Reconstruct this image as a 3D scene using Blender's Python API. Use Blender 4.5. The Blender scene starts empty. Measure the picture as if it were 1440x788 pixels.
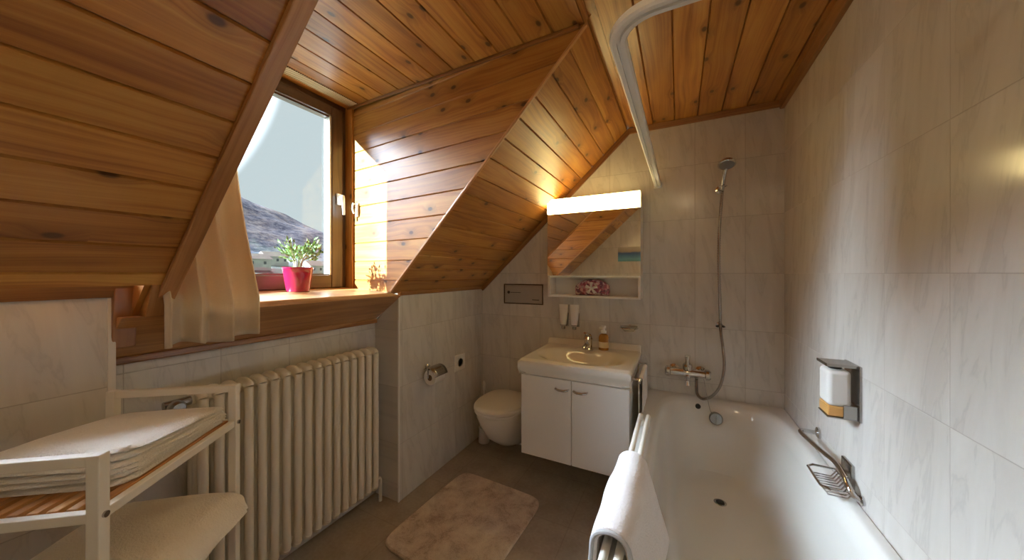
import bpy, bmesh, math, random
from mathutils import Vector, Matrix, noise
random.seed(7)
PI = math.pi
S = bpy.context.scene
COL = S.collection

# ------------------------------------------------------------------ camera, world, sun, exposure
EYE = 1.40
FPX = 464.0
YAW = math.radians(26.763)
cam = bpy.data.cameras.new('camera'); camo = bpy.data.objects.new('camera', cam); COL.objects.link(camo)
camo.location = (0, 0, EYE); camo.rotation_euler = (PI/2, 0, YAW)
cam.sensor_width = 36; cam.lens = FPX/1440*36; cam.shift_y = -9.5/1440; cam.clip_start = 0.02; cam.clip_end = 3000
S.camera = camo
S.view_settings.view_transform = 'Standard'; S.view_settings.look = 'None'
S.view_settings.gamma = 1; S.view_settings.use_curve_mapping = False
S.view_settings.exposure = 0.48
S.cycles.max_bounces = 10; S.cycles.diffuse_bounces = 6; S.cycles.glossy_bounces = 5
S.cycles.transparent_max_bounces = 12; S.cycles.use_denoising = True
S.cycles.sample_clamp_indirect = 6

SUN_TRAVEL = Vector((.345, .635, -.30)).normalized()
sun = bpy.data.lights.new('sun', 'SUN'); sun.energy = 36; sun.angle = math.radians(.8); sun.color = (.60, .84, 1)
suno = bpy.data.objects.new('sun', sun); COL.objects.link(suno)
suno.rotation_euler = SUN_TRAVEL.to_track_quat('-Z', 'Y').to_euler(); suno.location = (-8, -8, 8)

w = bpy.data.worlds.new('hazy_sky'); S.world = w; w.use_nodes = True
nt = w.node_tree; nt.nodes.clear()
def N(t, **k):
    n = nt.nodes.new(t)
    for a, v in k.items(): setattr(n, a, v)
    return n
tc = N('ShaderNodeTexCoord'); dot = N('ShaderNodeVectorMath', operation='DOT_PRODUCT')
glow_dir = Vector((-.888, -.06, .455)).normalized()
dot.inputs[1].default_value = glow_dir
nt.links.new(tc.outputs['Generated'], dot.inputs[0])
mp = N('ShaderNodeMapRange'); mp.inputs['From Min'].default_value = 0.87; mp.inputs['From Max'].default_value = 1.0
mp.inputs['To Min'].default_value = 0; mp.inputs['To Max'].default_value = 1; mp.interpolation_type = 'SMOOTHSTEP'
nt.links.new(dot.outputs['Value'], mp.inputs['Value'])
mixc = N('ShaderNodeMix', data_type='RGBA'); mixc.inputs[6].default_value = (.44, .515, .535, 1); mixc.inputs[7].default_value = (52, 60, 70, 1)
nt.links.new(mp.outputs[0], mixc.inputs[0])
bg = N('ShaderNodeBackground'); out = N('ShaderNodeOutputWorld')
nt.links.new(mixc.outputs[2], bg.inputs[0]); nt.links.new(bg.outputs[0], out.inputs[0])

# ------------------------------------------------------------------ material helpers
def mat(name, col=(.8,.8,.8), rough=.5, metal=0, **kw):
    m = bpy.data.materials.new(name); m.use_nodes = True
    b = m.node_tree.nodes['Principled BSDF']
    b.inputs['Base Color'].default_value = (*col, 1); b.inputs['Roughness'].default_value = rough; b.inputs['Metallic'].default_value = metal
    for k, v in kw.items():
        b.inputs[k.replace('_', ' ')].default_value = v
    return m
class NT:
    def __init__(s, m): s.t = m.node_tree; s.b = s.t.nodes['Principled BSDF']
    def n(s, t, ins=None, **k):
        n = s.t.nodes.new(t)
        for a, v in k.items(): setattr(n, a, v)
        for a, v in (ins or {}).items():
            if isinstance(v, bpy.types.NodeSocket): s.t.links.new(v, n.inputs[a])
            else: n.inputs[a].default_value = v
        return n
    def link(s, a, b): s.t.links.new(a, b)
    def ramp(s, fac, stops):
        r = s.n('ShaderNodeValToRGB', {0: fac}); e = r.color_ramp.elements
        while len(e) < len(stops): e.new(.5)
        for x, (p, c) in zip(e, stops): x.position = p; x.color = (*c, 1) if len(c) == 3 else c
        return r.outputs[0]
    def math(s, op, a, b=0.0, c=0.0):
        return s.n('ShaderNodeMath', {0: a, 1: b, 2: c}, operation=op).outputs[0]
    def mix(s, f, a, b, mode='MIX'):
        return s.n('ShaderNodeMix', {0: f, 6: a, 7: b}, data_type='RGBA', blend_type=mode).outputs[2]
    def bump(s, h, st=.3, d=.01):
        b = s.n('ShaderNodeBump', {'Height': h, 'Strength': st, 'Distance': d}); s.link(b.outputs[0], s.b.inputs['Normal']); return b

def wood_mat(name, pale, mid, dark, knots=True, rough=.38):
    """pine: U runs along the grain in metres, V across; attribute 'bid' differs per board"""
    m = mat(name, mid, rough); t = NT(m)
    uv = t.n('ShaderNodeUVMap').outputs[0]
    bid = t.n('ShaderNodeAttribute', attribute_name='bid').outputs['Fac']
    sp = t.n('ShaderNodeSeparateXYZ', {0: uv})
    off = t.math('MULTIPLY', bid, 37.0)
    u = t.math('ADD', sp.outputs[0], off); v = sp.outputs[1]
    warp = t.n('ShaderNodeTexNoise', {'Vector': t.n('ShaderNodeCombineXYZ', {0: t.math('MULTIPLY', u, 1.3), 1: t.math('MULTIPLY', v, 5), 2: off}).outputs[0], 'Scale': 1.0, 'Detail': 2.0}, noise_dimensions='3D')
    vv = t.math('ADD', v, t.math('MULTIPLY', warp.outputs[0], .10))
    # knots bend the grain
    kv = t.n('ShaderNodeCombineXYZ', {0: t.math('MULTIPLY', u, 6.0), 1: t.math('MULTIPLY', v, 10.0), 2: off})
    vor = t.n('ShaderNodeTexVoronoi', {'Vector': kv.outputs[0], 'Scale': 1.0, 'Randomness': .9}, voronoi_dimensions='2D')
    kd = vor.outputs['Distance']
    ksel = t.math('GREATER_THAN', t.n('ShaderNodeSeparateColor', {0: vor.outputs['Color']}).outputs[0], .68 if knots else 2.0)
    knot = t.math('MULTIPLY', ksel, t.n('ShaderNodeMapRange', {0: kd, 1: .06, 2: .13, 3: 1, 4: 0}, interpolation_type='SMOOTHSTEP').outputs[0])
    halo = t.math('MULTIPLY', ksel, t.n('ShaderNodeMapRange', {0: kd, 1: .05, 2: .45, 3: 1, 4: 0}, interpolation_type='SMOOTHSTEP').outputs[0])
    vg = t.math('ADD', vv, t.math('MULTIPLY', halo, .02))
    g1 = t.n('ShaderNodeTexNoise', {'Vector': t.n('ShaderNodeCombineXYZ', {0: t.math('MULTIPLY', u, 1.1), 1: t.math('MULTIPLY', vg, 75), 2: off}).outputs[0], 'Scale': 1.0, 'Detail': 4.0, 'Roughness': .6})
    g2 = t.n('ShaderNodeTexNoise', {'Vector': t.n('ShaderNodeCombineXYZ', {0: t.math('MULTIPLY', u, 2.5), 1: t.math('MULTIPLY', vg, 14), 2: off}).outputs[0], 'Scale': 1.0, 'Detail': 3.0})
    gr = t.math('ADD', t.math('MULTIPLY', g1.outputs[0], .55), t.math('MULTIPLY', g2.outputs[0], .45))
    c = t.ramp(gr, [(.36, dark), (.50, mid), (.64, pale)])
    tone = t.n('ShaderNodeMapRange', {0: bid, 1: 0, 2: 1, 3: .78, 4: 1.18}).outputs[0]
    c = t.mix(1.0, c, t.n('ShaderNodeCombineColor', {0: tone, 1: t.math('POWER', tone, 1.25), 2: t.math('POWER', tone, 1.5)}).outputs[0], 'MULTIPLY')
    c = t.mix(t.math('MULTIPLY', halo, .42), c, (*[x*.55 for x in dark], 1))
    c = t.mix(t.math('MULTIPLY', knot, .85), c, (*[x*.22 for x in dark], 1))
    t.link(c, t.b.inputs['Base Color'])
    t.bump(gr, .12, .004)
    t.b.inputs['Coat Weight'].default_value = .15; t.b.inputs['Coat Roughness'].default_value = .3
    return m
M = {}
M['pine'] = wood_mat('pine_boards', (.56,.275,.058), (.465,.19,.036), (.30,.10,.019))
M['trimwood'] = wood_mat('dark_pine_trim', (.42,.205,.06), (.33,.145,.04), (.21,.08,.022), knots=False)
M['sillwood'] = wood_mat('sill_wood', (.66,.36,.14), (.54,.26,.09), (.36,.15,.045), knots=False, rough=.3)
M['framewood'] = wood_mat('window_wood', (.17,.10,.055), (.13,.075,.042), (.085,.046,.028), knots=False)
M['slat'] = wood_mat('slat_wood', (.74,.42,.16), (.62,.31,.10), (.45,.2,.06), knots=False)
for k in ('slat',): pass

def tile_mat(name, axis, off, w=.268, base=(.72,.69,.645)):
    m = mat(name, base, .16); t = NT(m)
    geo = t.n('ShaderNodeNewGeometry').outputs['Position']
    sp = t.n('ShaderNodeSeparateXYZ', {0: geo}); h = t.math('SUBTRACT', sp.outputs[axis], off); z = sp.outputs[2]
    cell = t.n('ShaderNodeCombineXYZ', {0: t.math('FLOOR', t.math('DIVIDE', h, w)), 1: t.math('FLOOR', t.math('DIVIDE', z, .35)), 2: float(axis)})
    wn = t.n('ShaderNodeTexWhiteNoise', {'Vector': cell.outputs[0]}, noise_dimensions='3D')
    rnd = wn.outputs['Value']
    def line(c, p):
        f = t.math('FRACT', t.math('ADD', t.math('DIVIDE', c, p), 100.0))
        d = t.math('MULTIPLY', t.math('MINIMUM', f, t.math('SUBTRACT', 1.0, f)), p)
        return t.n('ShaderNodeMapRange', {0: d, 1: .0009, 2: .0019, 3: 1, 4: 0}).outputs[0]
    grout = t.math('MAXIMUM', line(h, w), line(z, .35))
    o = t.math('MULTIPLY', rnd, 50.0)
    vec = t.n('ShaderNodeCombineXYZ', {0: t.math('ADD', t.math('MULTIPLY', h, 16.0), t.math('MULTIPLY', z, 2.5)), 1: t.math('MULTIPLY', z, 3.2), 2: o})
    n1 = t.n('ShaderNodeTexNoise', {'Vector': vec.outputs[0], 'Scale': 1.0, 'Detail': 5.0, 'Roughness': .55, 'Distortion': .6})
    vein = t.n('ShaderNodeMapRange', {0: t.math('ABSOLUTE', t.math('SUBTRACT', n1.outputs[0], .43)), 1: 0, 2: .03, 3: 1, 4: 0}).outputs[0]
    c = t.mix(t.n('ShaderNodeMapRange', {0: n1.outputs[0], 1: .35, 2: .7, 3: 0, 4: 1}).outputs[0], (base[0]*.93, base[1]*.92, base[2]*.91, 1), (base[0]*1.05, base[1]*1.05, base[2]*1.05, 1))
    c = t.mix(t.math('MULTIPLY', vein, .22), c, (.42,.40,.385,1))
    c = t.mix(1.0, c, t.n('ShaderNodeCombineColor', {0: t.math('ADD', .95, t.math('MULTIPLY', rnd, .06)), 1: t.math('ADD', .95, t.math('MULTIPLY', rnd, .06)), 2: t.math('ADD', .94, t.math('MULTIPLY', rnd, .06))}).outputs[0], 'MULTIPLY')
    c = t.mix(t.math('MULTIPLY', grout, .5), c, (.26,.22,.18,1))
    t.link(c, t.b.inputs['Base Color'])
    t.link(t.math('ADD', .15, t.math('MULTIPLY', grout, .6)), t.b.inputs['Roughness'])
    t.bump(t.math('SUBTRACT', 1.0, grout), .4, .001)
    return m
M['tile_x'] = tile_mat('marbled_tile_along_back', 0, .095)
M['tile_y'] = tile_mat('marbled_tile_along_side', 1, 1.117)
M['tile_left'] = tile_mat('marbled_tile_left', 1, .966, .2745)

m = mat('vinyl_floor', (.24,.195,.15), .42); t = NT(m); geo = t.n('ShaderNodeNewGeometry').outputs['Position']
n1 = t.n('ShaderNodeTexNoise', {'Vector': geo, 'Scale': 5.0, 'Detail': 6.0, 'Roughness': .65}); n2 = t.n('ShaderNodeTexNoise', {'Vector': geo, 'Scale': 60.0, 'Detail': 3.0})
c = t.ramp(t.math('ADD', t.math('MULTIPLY', n1.outputs[0], .7), t.math('MULTIPLY', n2.outputs[0], .3)), [(.35, (.33,.255,.175)), (.65, (.46,.37,.27))])
sp = t.n('ShaderNodeSeparateXYZ', {0: geo})
def fl(cc, off):
    f = t.math('FRACT', t.math('DIVIDE', t.math('ADD', cc, off), .42)); d = t.math('MULTIPLY', t.math('MINIMUM', f, t.math('SUBTRACT', 1.0, f)), .42)
    return t.n('ShaderNodeMapRange', {0: d, 1: .001, 2: .003, 3: 1, 4: 0}).outputs[0]
gl = t.math('MAXIMUM', fl(sp.outputs[0], 10.2), fl(sp.outputs[1], 10.0))
c = t.mix(t.math('MULTIPLY', gl, .30), c, (.13,.10,.075,1)); t.link(c, t.b.inputs['Base Color']); t.bump(n2.outputs[0], .05, .002)
M['floor'] = m

M['chrome'] = mat('chrome', (.66,.66,.66), .08, 1)
M['steel'] = mat('brushed_steel', (.45,.44,.43), .25, 1)
M['enamel'] = mat('white_enamel', (.80,.79,.745), .10, 0, Coat_Weight=.4)
M['ceramic'] = mat('white_ceramic', (.86,.84,.77), .12, 0, Coat_Weight=.4)
M['lacquer'] = mat('white_lacquer', (.88,.87,.84), .3)
M['paint'] = mat('white_painted_steel', (.86,.83,.75), .35)
M['radiator'] = mat('cream_radiator_paint', (.84,.79,.68), .38)
M['plastic'] = mat('white_plastic', (.82,.80,.76), .35)
M['railplastic'] = mat('white_rail_aluminium', (.93,.93,.93), .25)
M['black'] = mat('black_rubber', (.02,.02,.02), .5)
M['dark'] = mat('dark_gap', (.05,.04,.035), .8)
M['mirror'] = mat('mirror_silver', (.90,.88,.84), .015, 1)
M['lampcase'] = mat('lamp_case', (.75,.72,.62), .4)
M['pot'] = mat('magenta_glazed_pot', (.32,.009,.038), .15, 0, Coat_Weight=.6)
M['soil'] = mat('potting_soil', (.06,.035,.02), .9)
M['stem'] = mat('plant_stem', (.42,.36,.22), .7)
M['amber'] = mat('amber_soap', (.62,.30,.05), .12, 0, Transmission_Weight=.45, IOR=1.35)
M['label'] = mat('cream_label', (.80,.68,.42), .5)
M['rubberwhite'] = mat('white_bristles', (.8,.8,.78), .8)
M['tp'] = mat('toilet_paper', (.86,.84,.80), .9)
M['glassdish'] = mat('frosted_glass', (.85,.87,.85), .25, 0, Transmission_Weight=.6)
M['tubefill'] = mat('white_dispenser_tube', (.88,.86,.82), .25, 0, Subsurface_Weight=.1)

def emis(name, col, st):
    m = bpy.data.materials.new(name); m.use_nodes = True; b = m.node_tree.nodes['Principled BSDF']
    b.inputs['Base Color'].default_value = (.8,.8,.8,1); b.inputs['Emission Color'].default_value = (*col, 1); b.inputs['Emission Strength'].default_value = st
    return m
M['lamp'] = emis('warm_lamp_diffuser', (1.0,.78,.32), 10.5)

def terry(name, col, sc=900, bump=.6):
    m = mat(name, col, .95, 0, Sheen_Weight=.4); t = NT(m)
    p = t.n('ShaderNodeTexCoord').outputs['Object']
    n1 = t.n('ShaderNodeTexNoise', {'Vector': p, 'Scale': float(sc), 'Detail': 2.0}); n2 = t.n('ShaderNodeTexNoise', {'Vector': p, 'Scale': 14.0, 'Detail': 3.0})
    c = t.mix(n2.outputs[0], (*[x*.93 for x in col], 1), (*[min(1, x*1.05) for x in col], 1)); t.link(c, t.b.inputs['Base Color'])
    t.bump(t.math('ADD', t.math('MULTIPLY', n1.outputs[0], .5), t.math('MULTIPLY', n2.outputs[0], 1.2)), bump, .006)
    return m
M['terry'] = terry('white_terry', (.88,.85,.79), 200, 1.0)
M['terryroll'] = terry('white_terry_bath_towel', (.86,.83,.83), 170, 1.0)
M['piping'] = mat('grey_woven_hem', (.50,.50,.50), .9)
m = mat('linen_curtain', (.66,.55,.40), .9, 0, Sheen_Weight=.3); t = NT(m)
p = t.n('ShaderNodeTexCoord').outputs['Object']
wv = t.n('ShaderNodeTexNoise', {'Vector': t.n('ShaderNodeMapping', {'Vector': p, 'Scale': (60, 60, 500)}).outputs[0], 'Scale': 1.0, 'Detail': 2.0})
wv2 = t.n('ShaderNodeTexNoise', {'Vector': t.n('ShaderNodeMapping', {'Vector': p, 'Scale': (400, 400, 40)}).outputs[0], 'Scale': 1.0, 'Detail': 2.0})
ws = t.math('ADD', wv.outputs[0], wv2.outputs[0])
t.link(t.mix(t.math('MULTIPLY', ws, .5), (.70,.58,.42,1), (.86,.76,.60,1)), t.b.inputs['Base Color']); t.bump(ws, .3, .002)
tr = t.n('ShaderNodeBsdfTranslucent', {'Color': (.7,.55,.36,1)}); mx = t.n('ShaderNodeMixShader', {0: .22, 1: t.b.outputs[0], 2: tr.outputs[0]})
t.link(mx.outputs[0], m.node_tree.nodes['Material Output'].inputs[0]); M['linen'] = m

# glass pane: clear with a weak mirror reflection
m = bpy.data.materials.new('window_glass'); m.use_nodes = True; nt2 = m.node_tree; nt2.nodes.clear()
a = nt2.nodes.new('ShaderNodeBsdfTransparent'); a.inputs[0].default_value = (.97,.98,.98,1); b = nt2.nodes.new('ShaderNodeBsdfGlossy'); b.inputs['Roughness'].default_value = .02
mx = nt2.nodes.new('ShaderNodeMixShader'); mx.inputs[0].default_value = .02; o = nt2.nodes.new('ShaderNodeOutputMaterial')
nt2.links.new(a.outputs[0], mx.inputs[1]); nt2.links.new(b.outputs[0], mx.inputs[2]); nt2.links.new(mx.outputs[0], o.inputs[0]); M['glass'] = m

# ------------------------------------------------------------------ geometry helpers
class MB:
    def __init__(s): s.b = bmesh.new(); s.uv = s.b.loops.layers.uv.new('UVMap'); s.bid = s.b.faces.layers.float.new('bid')
    def v(s, p): return s.b.verts.new(p)
    def face(s, pts, bid=None, uvs=None):
        f = s.b.faces.new([s.v(p) if not isinstance(p, bmesh.types.BMVert) else p for p in pts])
        if bid is not None: f[s.bid] = bid
        if uvs:
            for l, q in zip(f.loops, uvs): l[s.uv].uv = q
        return f
    def hexa(s, P, bid=None, grain=None):
        """P: 8 corners, bottom 4 then top 4"""
        if bid is None: bid = random.random()
        P = [Vector(p) for p in P]
        if grain is None:
            es = [P[1]-P[0], P[3]-P[0], P[4]-P[0]]; grain = max(es, key=lambda e: e.length).normalized()
        vs = [s.v(p) for p in P]
        for q in ((0,3,2,1),(4,5,6,7),(0,1,5,4),(1,2,6,5),(2,3,7,6),(3,0,4,7)):
            f = s.b.faces.new([vs[i] for i in q]); f[s.bid] = bid
            nrm = (P[q[1]]-P[q[0]]).cross(P[q[2]]-P[q[1]]); 
            ac = nrm.cross(grain)
            if ac.length < 1e-9: ac = Vector((grain.y, grain.z, grain.x)).cross(grain)
            ac.normalize()
            for l, i in zip(f.loops, q): l[s.uv].uv = (P[i].dot(grain), P[i].dot(ac))
    def box(s, a, b, M4=None, **k):
        x0,y0,z0 = a; x1,y1,z1 = b
        P = [(x0,y0,z0),(x1,y0,z0),(x1,y1,z0),(x0,y1,z0),(x0,y0,z1),(x1,y0,z1),(x1,y1,z1),(x0,y1,z1)]
        if M4 is not None: P = [M4 @ Vector(p) for p in P]
        s.hexa(P, **k)
    def ring(s, c, u, v, r, n, r2=None): 
        return [s.v(Vector(c)+Vector(u)*r*math.cos(2*PI*i/n)+Vector(v)*(r2 or r)*math.sin(2*PI*i/n)) for i in range(n)]
    def bridge(s, A, B, closed=True):
        n = len(A)
        for i in range(n if closed else n-1):
            j = (i+1) % n
            try: s.b.faces.new((A[i], A[j], B[j], B[i]))
            except ValueError: pass
    def cap(s, R, flip=False):
        try: s.b.faces.new(R[::-1] if flip else R)
        except ValueError: pass
    def tube(s, path, r, n=10, close=False, caps=True, flat=1.0):
        P = [Vector(p) for p in path]; m_ = len(P)
        rs = r if isinstance(r, (list, tuple)) else [r]*m_
        def tan(i):
            if close: return (P[(i+1) % m_]-P[i-1]).normalized()
            return (P[min(i+1, m_-1)]-P[max(i-1, 0)]).normalized()
        t0 = tan(0); up = Vector((0,0,1)) if abs(t0.z) < .9 else Vector((1,0,0))
        u = t0.cross(up).normalized(); rings = []
        for i in range(m_):
            tt = tan(i); u = (u - tt*u.dot(tt)).normalized(); v_ = tt.cross(u)
            rings.append(s.ring(P[i], u, v_*flat, rs[i], n))
        for i in range(m_-1): s.bridge(rings[i], rings[i+1])
        if close: s.bridge(rings[-1], rings[0])
        elif caps: s.cap(rings[0], True); s.cap(rings[-1])
    def cyl(s, a, b, r, n=20, r2=None): s.tube([a, b], [r, r if r2 is None else r2], n)
    def lathe(s, prof, o=(0,0,0), ax=(0,0,1), n=28, sx=1, sy=1):
        ax = Vector(ax).normalized(); up = Vector((0,0,1)) if abs(ax.z) < .9 else Vector((0,1,0))
        u = (up.cross(ax)).normalized() if abs(ax.z) < .9 else Vector((1,0,0)); v_ = ax.cross(u); o = Vector(o); R = []
        for r, h in prof: R.append(s.ring(o+ax*h, u*sx, v_*sy, max(r, 1e-5), n))
        for i in range(len(R)-1): s.bridge(R[i], R[i+1])
        s.cap(R[0], True); s.cap(R[-1])
    def loft(s, rings, caps=(True, True), closed=True):
        R = [[s.v(p) for p in r] for r in rings]
        for i in range(len(R)-1): s.bridge(R[i], R[i+1], closed)
        if caps[0]: s.cap(R[0], True)
        if caps[1]: s.cap(R[-1])
        return R
    def grid(s, f, nu, nv):
        G = [[s.v(f(i/nu, j/nv)) for j in range(nv+1)] for i in range(nu+1)]
        for i in range(nu):
            for j in range(nv):
                fa = s.b.faces.new((G[i][j], G[i+1][j], G[i+1][j+1], G[i][j+1]))
                for l, q in zip(fa.loops, ((i,j),(i+1,j),(i+1,j+1),(i,j+1))): l[s.uv].uv = (q[0]/nu, q[1]/nv)
    def prism(s, poly, d):
        """poly: list of 3-D points, d: extrusion vector"""
        d = Vector(d); A = [s.v(p) for p in poly]; B = [s.v(Vector(p)+d) for p in poly]
        s.bridge(A, B); s.cap(A, True); s.cap(B)

def mk(name, mb, material, parent=None, smooth=True, bevel=0, org=None, sub=0, solid=0, seg=2):
    bmesh.ops.recalc_face_normals(mb.b, faces=mb.b.faces)
    o0 = Vector(org) if org is not None else (Vector(parent['_o']) if parent is not None and '_o' in parent else Vector((0,0,0)))
    me = bpy.data.meshes.new(name)
    bmesh.ops.translate(mb.b, verts=mb.b.verts, vec=-o0)
    mb.b.to_mesh(me); mb.b.free()
    me.materials.append(M[material] if isinstance(material, str) else material)
    o = bpy.data.objects.new(name, me); COL.objects.link(o)
    if smooth:
        for p in me.polygons: p.use_smooth = True
        try: me.set_sharp_from_angle(angle=math.radians(35))
        except Exception: pass
    if parent is not None:
        o.parent = parent; o['_o'] = list(o0)
        if org is not None and '_o' in parent: o.location = o0-Vector(parent['_o'])
    else:
        o.location = o0; o['_o'] = list(o0)
    if solid:
        md = o.modifiers.new('thickness', 'SOLIDIFY'); md.thickness = solid; md.offset = 0
    if bevel:
        md = o.modifiers.new('bevel', 'BEVEL'); md.width = bevel; md.segments = seg; md.limit_method = 'ANGLE'; md.angle_limit = math.radians(40)
    if sub:
        md = o.modifiers.new('sub', 'SUBSURF'); md.levels = sub; md.render_levels = sub
    return o
def thing(name, loc, label, cat, group=None):
    o = bpy.data.objects.new(name, None); COL.objects.link(o); o.location = loc; o['_o'] = list(loc); o.empty_display_size = .05
    return tag(o, label, cat, group)
def tag(o, label, cat, group=None, kind=None):
    o['label'] = label; o['category'] = cat
    if group: o['group'] = group
    if kind: o['kind'] = kind
    return o
def struct(o): o['kind'] = 'structure'; return o
def copy_tree(o, parent=None):
    c = o.copy(); COL.objects.link(c); c.parent = parent
    for ch in list(o.children): copy_tree(ch, c)
    return c
def arc(c, r, a0, a1, n, plane='xy'):
    out_ = []
    for i in range(n+1):
        a = a0+(a1-a0)*i/n; p, q = r*math.cos(a), r*math.sin(a)
        out_.append({'xy': (c[0]+p, c[1]+q, c[2]), 'xz': (c[0]+p, c[1], c[2]+q), 'yz': (c[0], c[1]+p, c[2]+q)}[plane])
    return out_

def planks(mb, o, u, v, n, V, us, ue, bw=.095, v0=0.0, first=None, groove=.009, depth=.009):
    """tongue-and-groove boards: run along u, stacked along v from v0..V, face normal n (into the room).
       us(v), ue(v): where a board starts and ends along u."""
    o, u, v, n = Vector(o), Vector(u).normalized(), Vector(v).normalized(), Vector(n).normalized()
    k = 0; a = v0
    while a < V-1e-5:
        b = min(a+(first if (first and k == 0) else bw), V); bid = random.random()
        prof = [(a, -depth), (a+groove/2, 0), (b-groove/2, 0), (b, -depth)]
        prof = [(min(p, V), h) for p, h in prof]
        for (p, h), (q, g) in zip(prof, prof[1:]):
            if q-p < 1e-6: continue
            A = o+u*us(p)+v*p+n*h; B = o+u*ue(p)+v*p+n*h; C_ = o+u*ue(q)+v*q+n*g; D = o+u*us(q)+v*q+n*g
            mb.face([A, B, C_, D], bid, [(us(p), p), (ue(p), p), (ue(q), q), (us(q), q)])
        a = b; k += 1
    return k

# ------------------------------------------------------------------ room shell
XR, YB, XA, XL, XB, YR = .551, 2.43, -1.525, -1.565, -1.727, -.12
ZC = 2.405; K = .935; Z0 = 1.275
def sx(z): return XA+(z-Z0)/K
def sz(x): return Z0+K*(x-XA)
XT = sx(ZC)
YDL = .452                                   # dormer left edge
CH = lambda x: 1.2706-.0814*x                # dormer right cheek plane (slightly splayed)
DC = lambda x: 2.392+.044*(-.374-x)           # dormer ceiling height
XW = -1.90                                   # window wall
YP = 1.487                                   # pier face

b = MB(); b.box((-2.0, -.25, -.1), (.7, 2.55, 0)); struct(mk('floor', b, 'floor', smooth=False))
b = MB(); b.box((XR, -.25, 0), (XR+.1, 2.55, 2.6)); struct(mk('wall_right', b, 'tile_y', smooth=False))
b = MB(); b.prism([(-1.95,YB,0),(XR,YB,0),(XR,YB,2.5),(sx(2.5),YB,2.5),(-1.95,YB,sz(-1.95)+.03)], (0,.1,0)); struct(mk('wall_back', b, 'tile_x', smooth=False))
b = MB(); b.box((-2.0, YR-.1, 0), (XR, YR, 2.6)); struct(mk('wall_rear', b, 'tile_x', smooth=False))
b = MB()
b.prism([(XA,YP,0),(XA,YP,Z0),(-1.95,YP,sz(-1.95)),(-1.95,YP,0)], (0, YB-YP, 0))
struct(mk('wall_pier', b, 'tile_left', smooth=False)); b = MB()
b.box((-1.95, .352, 0), (XB, YP, 1.11)); struct(mk('wall_recess', b, 'tile_left', smooth=False)); b = MB()
b.box((-1.95, YR, 0), (XL, .352, 1.325))
struct(mk('wall_left', b, 'tile_left', smooth=False))

# flat ceiling
b = MB(); planks(b, (XT, YR, ZC), (0,1,0), (1,0,0), (0,0,-1), XR-XT, lambda v: 0, lambda v: YB-YR, .130, v0=.035)
b.box((XT-.05, YR-.1, ZC+.012), (XR+.05, YB+.05, ZC+.1)); struct(mk('ceiling', b, 'pine', smooth=False))
# slope: v runs up the slope from z=Z0, u along y
L = math.hypot(1, K); sv = Vector((1/L, 0, K/L)); sn = Vector((K/L, 0, -1/L)); VT = (XT-XA)*L
def slope_slab(b, y0a, y0b, y1a, y1b, vb=-.10, vt=None):
    """backing slab 1.2 cm behind the boards; y0/y1 at the bottom (a) and at the top (b)"""
    vt = VT+.03 if vt is None else vt
    P = []
    for h in (.010, .09):
        for vv_, ya, yb in ((vb, y0a, y1a), (vt, y0b, y1b)):
            pass
        q0 = Vector((XA,0,Z0))+sv*vb-sn*h; q1 = Vector((XA,0,Z0))+sv*vt-sn*h
        P += [q0+Vector((0,y0a,0)), q0+Vector((0,y1a,0)), q1+Vector((0,y1b,0)), q1+Vector((0,y0b,0))]
    b.hexa(P, bid=.5)
b = MB(); planks(b, (XA, 0, Z0), (0,1,0), sv, sn, VT, lambda v: YR, lambda v: YDL, .110, v0=.125, first=.057)
slope_slab(b, YR, YR, YDL-.010, YDL-.010, vb=.125); struct(mk('wall_slope_left', b, 'pine', smooth=False))
ch_v = lambda v: CH(XA+v/L)
b = MB(); planks(b, (XA, 0, Z0), (0,1,0), sv, sn, VT, ch_v, lambda v: YB, .110, v0=0)
slope_slab(b, CH(XA)+.014, CH(XT)+.014, YB, YB, vb=0); struct(mk('wall_slope_right', b, 'pine', smooth=False))
# strip of slope / ceiling above the dormer opening
zt = DC(-.36); 
# dormer ceiling: boards along y, v runs outward (-x)
b = MB(); xd0 = sx(DC(-.36))+.0; dv = Vector((-1,0,.044)).normalized(); 
planks(b, (xd0, 0, DC(xd0)), (0,1,0), dv, (-.044,0,-1), (xd0-XW+.02)/abs(dv.x), lambda v: YDL, lambda v: CH(xd0-v*abs(dv.x)), .135)
b.hexa([(xd0-.005,YDL-.1,DC(xd0)+.012),(XW-.1,YDL-.1,DC(XW)+.02),(XW-.1,1.55,DC(XW)+.02),(xd0-.005,1.45,DC(xd0)+.012),
        (xd0-.005,YDL-.1,DC(xd0)+.1),(XW-.1,YDL-.1,DC(XW)+.1),(XW-.1,1.55,DC(XW)+.1),(xd0-.005,1.45,DC(xd0)+.1)], bid=.4)
b.hexa([(xd0,YDL,DC(xd0)),(XT,YDL,ZC),(XT,CH(XT),ZC),(xd0,CH(xd0),DC(xd0)),
        (xd0,YDL,DC(xd0)+.03),(XT,YDL,ZC+.03),(XT,CH(XT),ZC+.03),(xd0,CH(xd0),DC(xd0)+.03)], bid=.45, grain=Vector((0,1,0)))
struct(mk('ceiling_dormer', b, 'pine', smooth=False))
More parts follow.
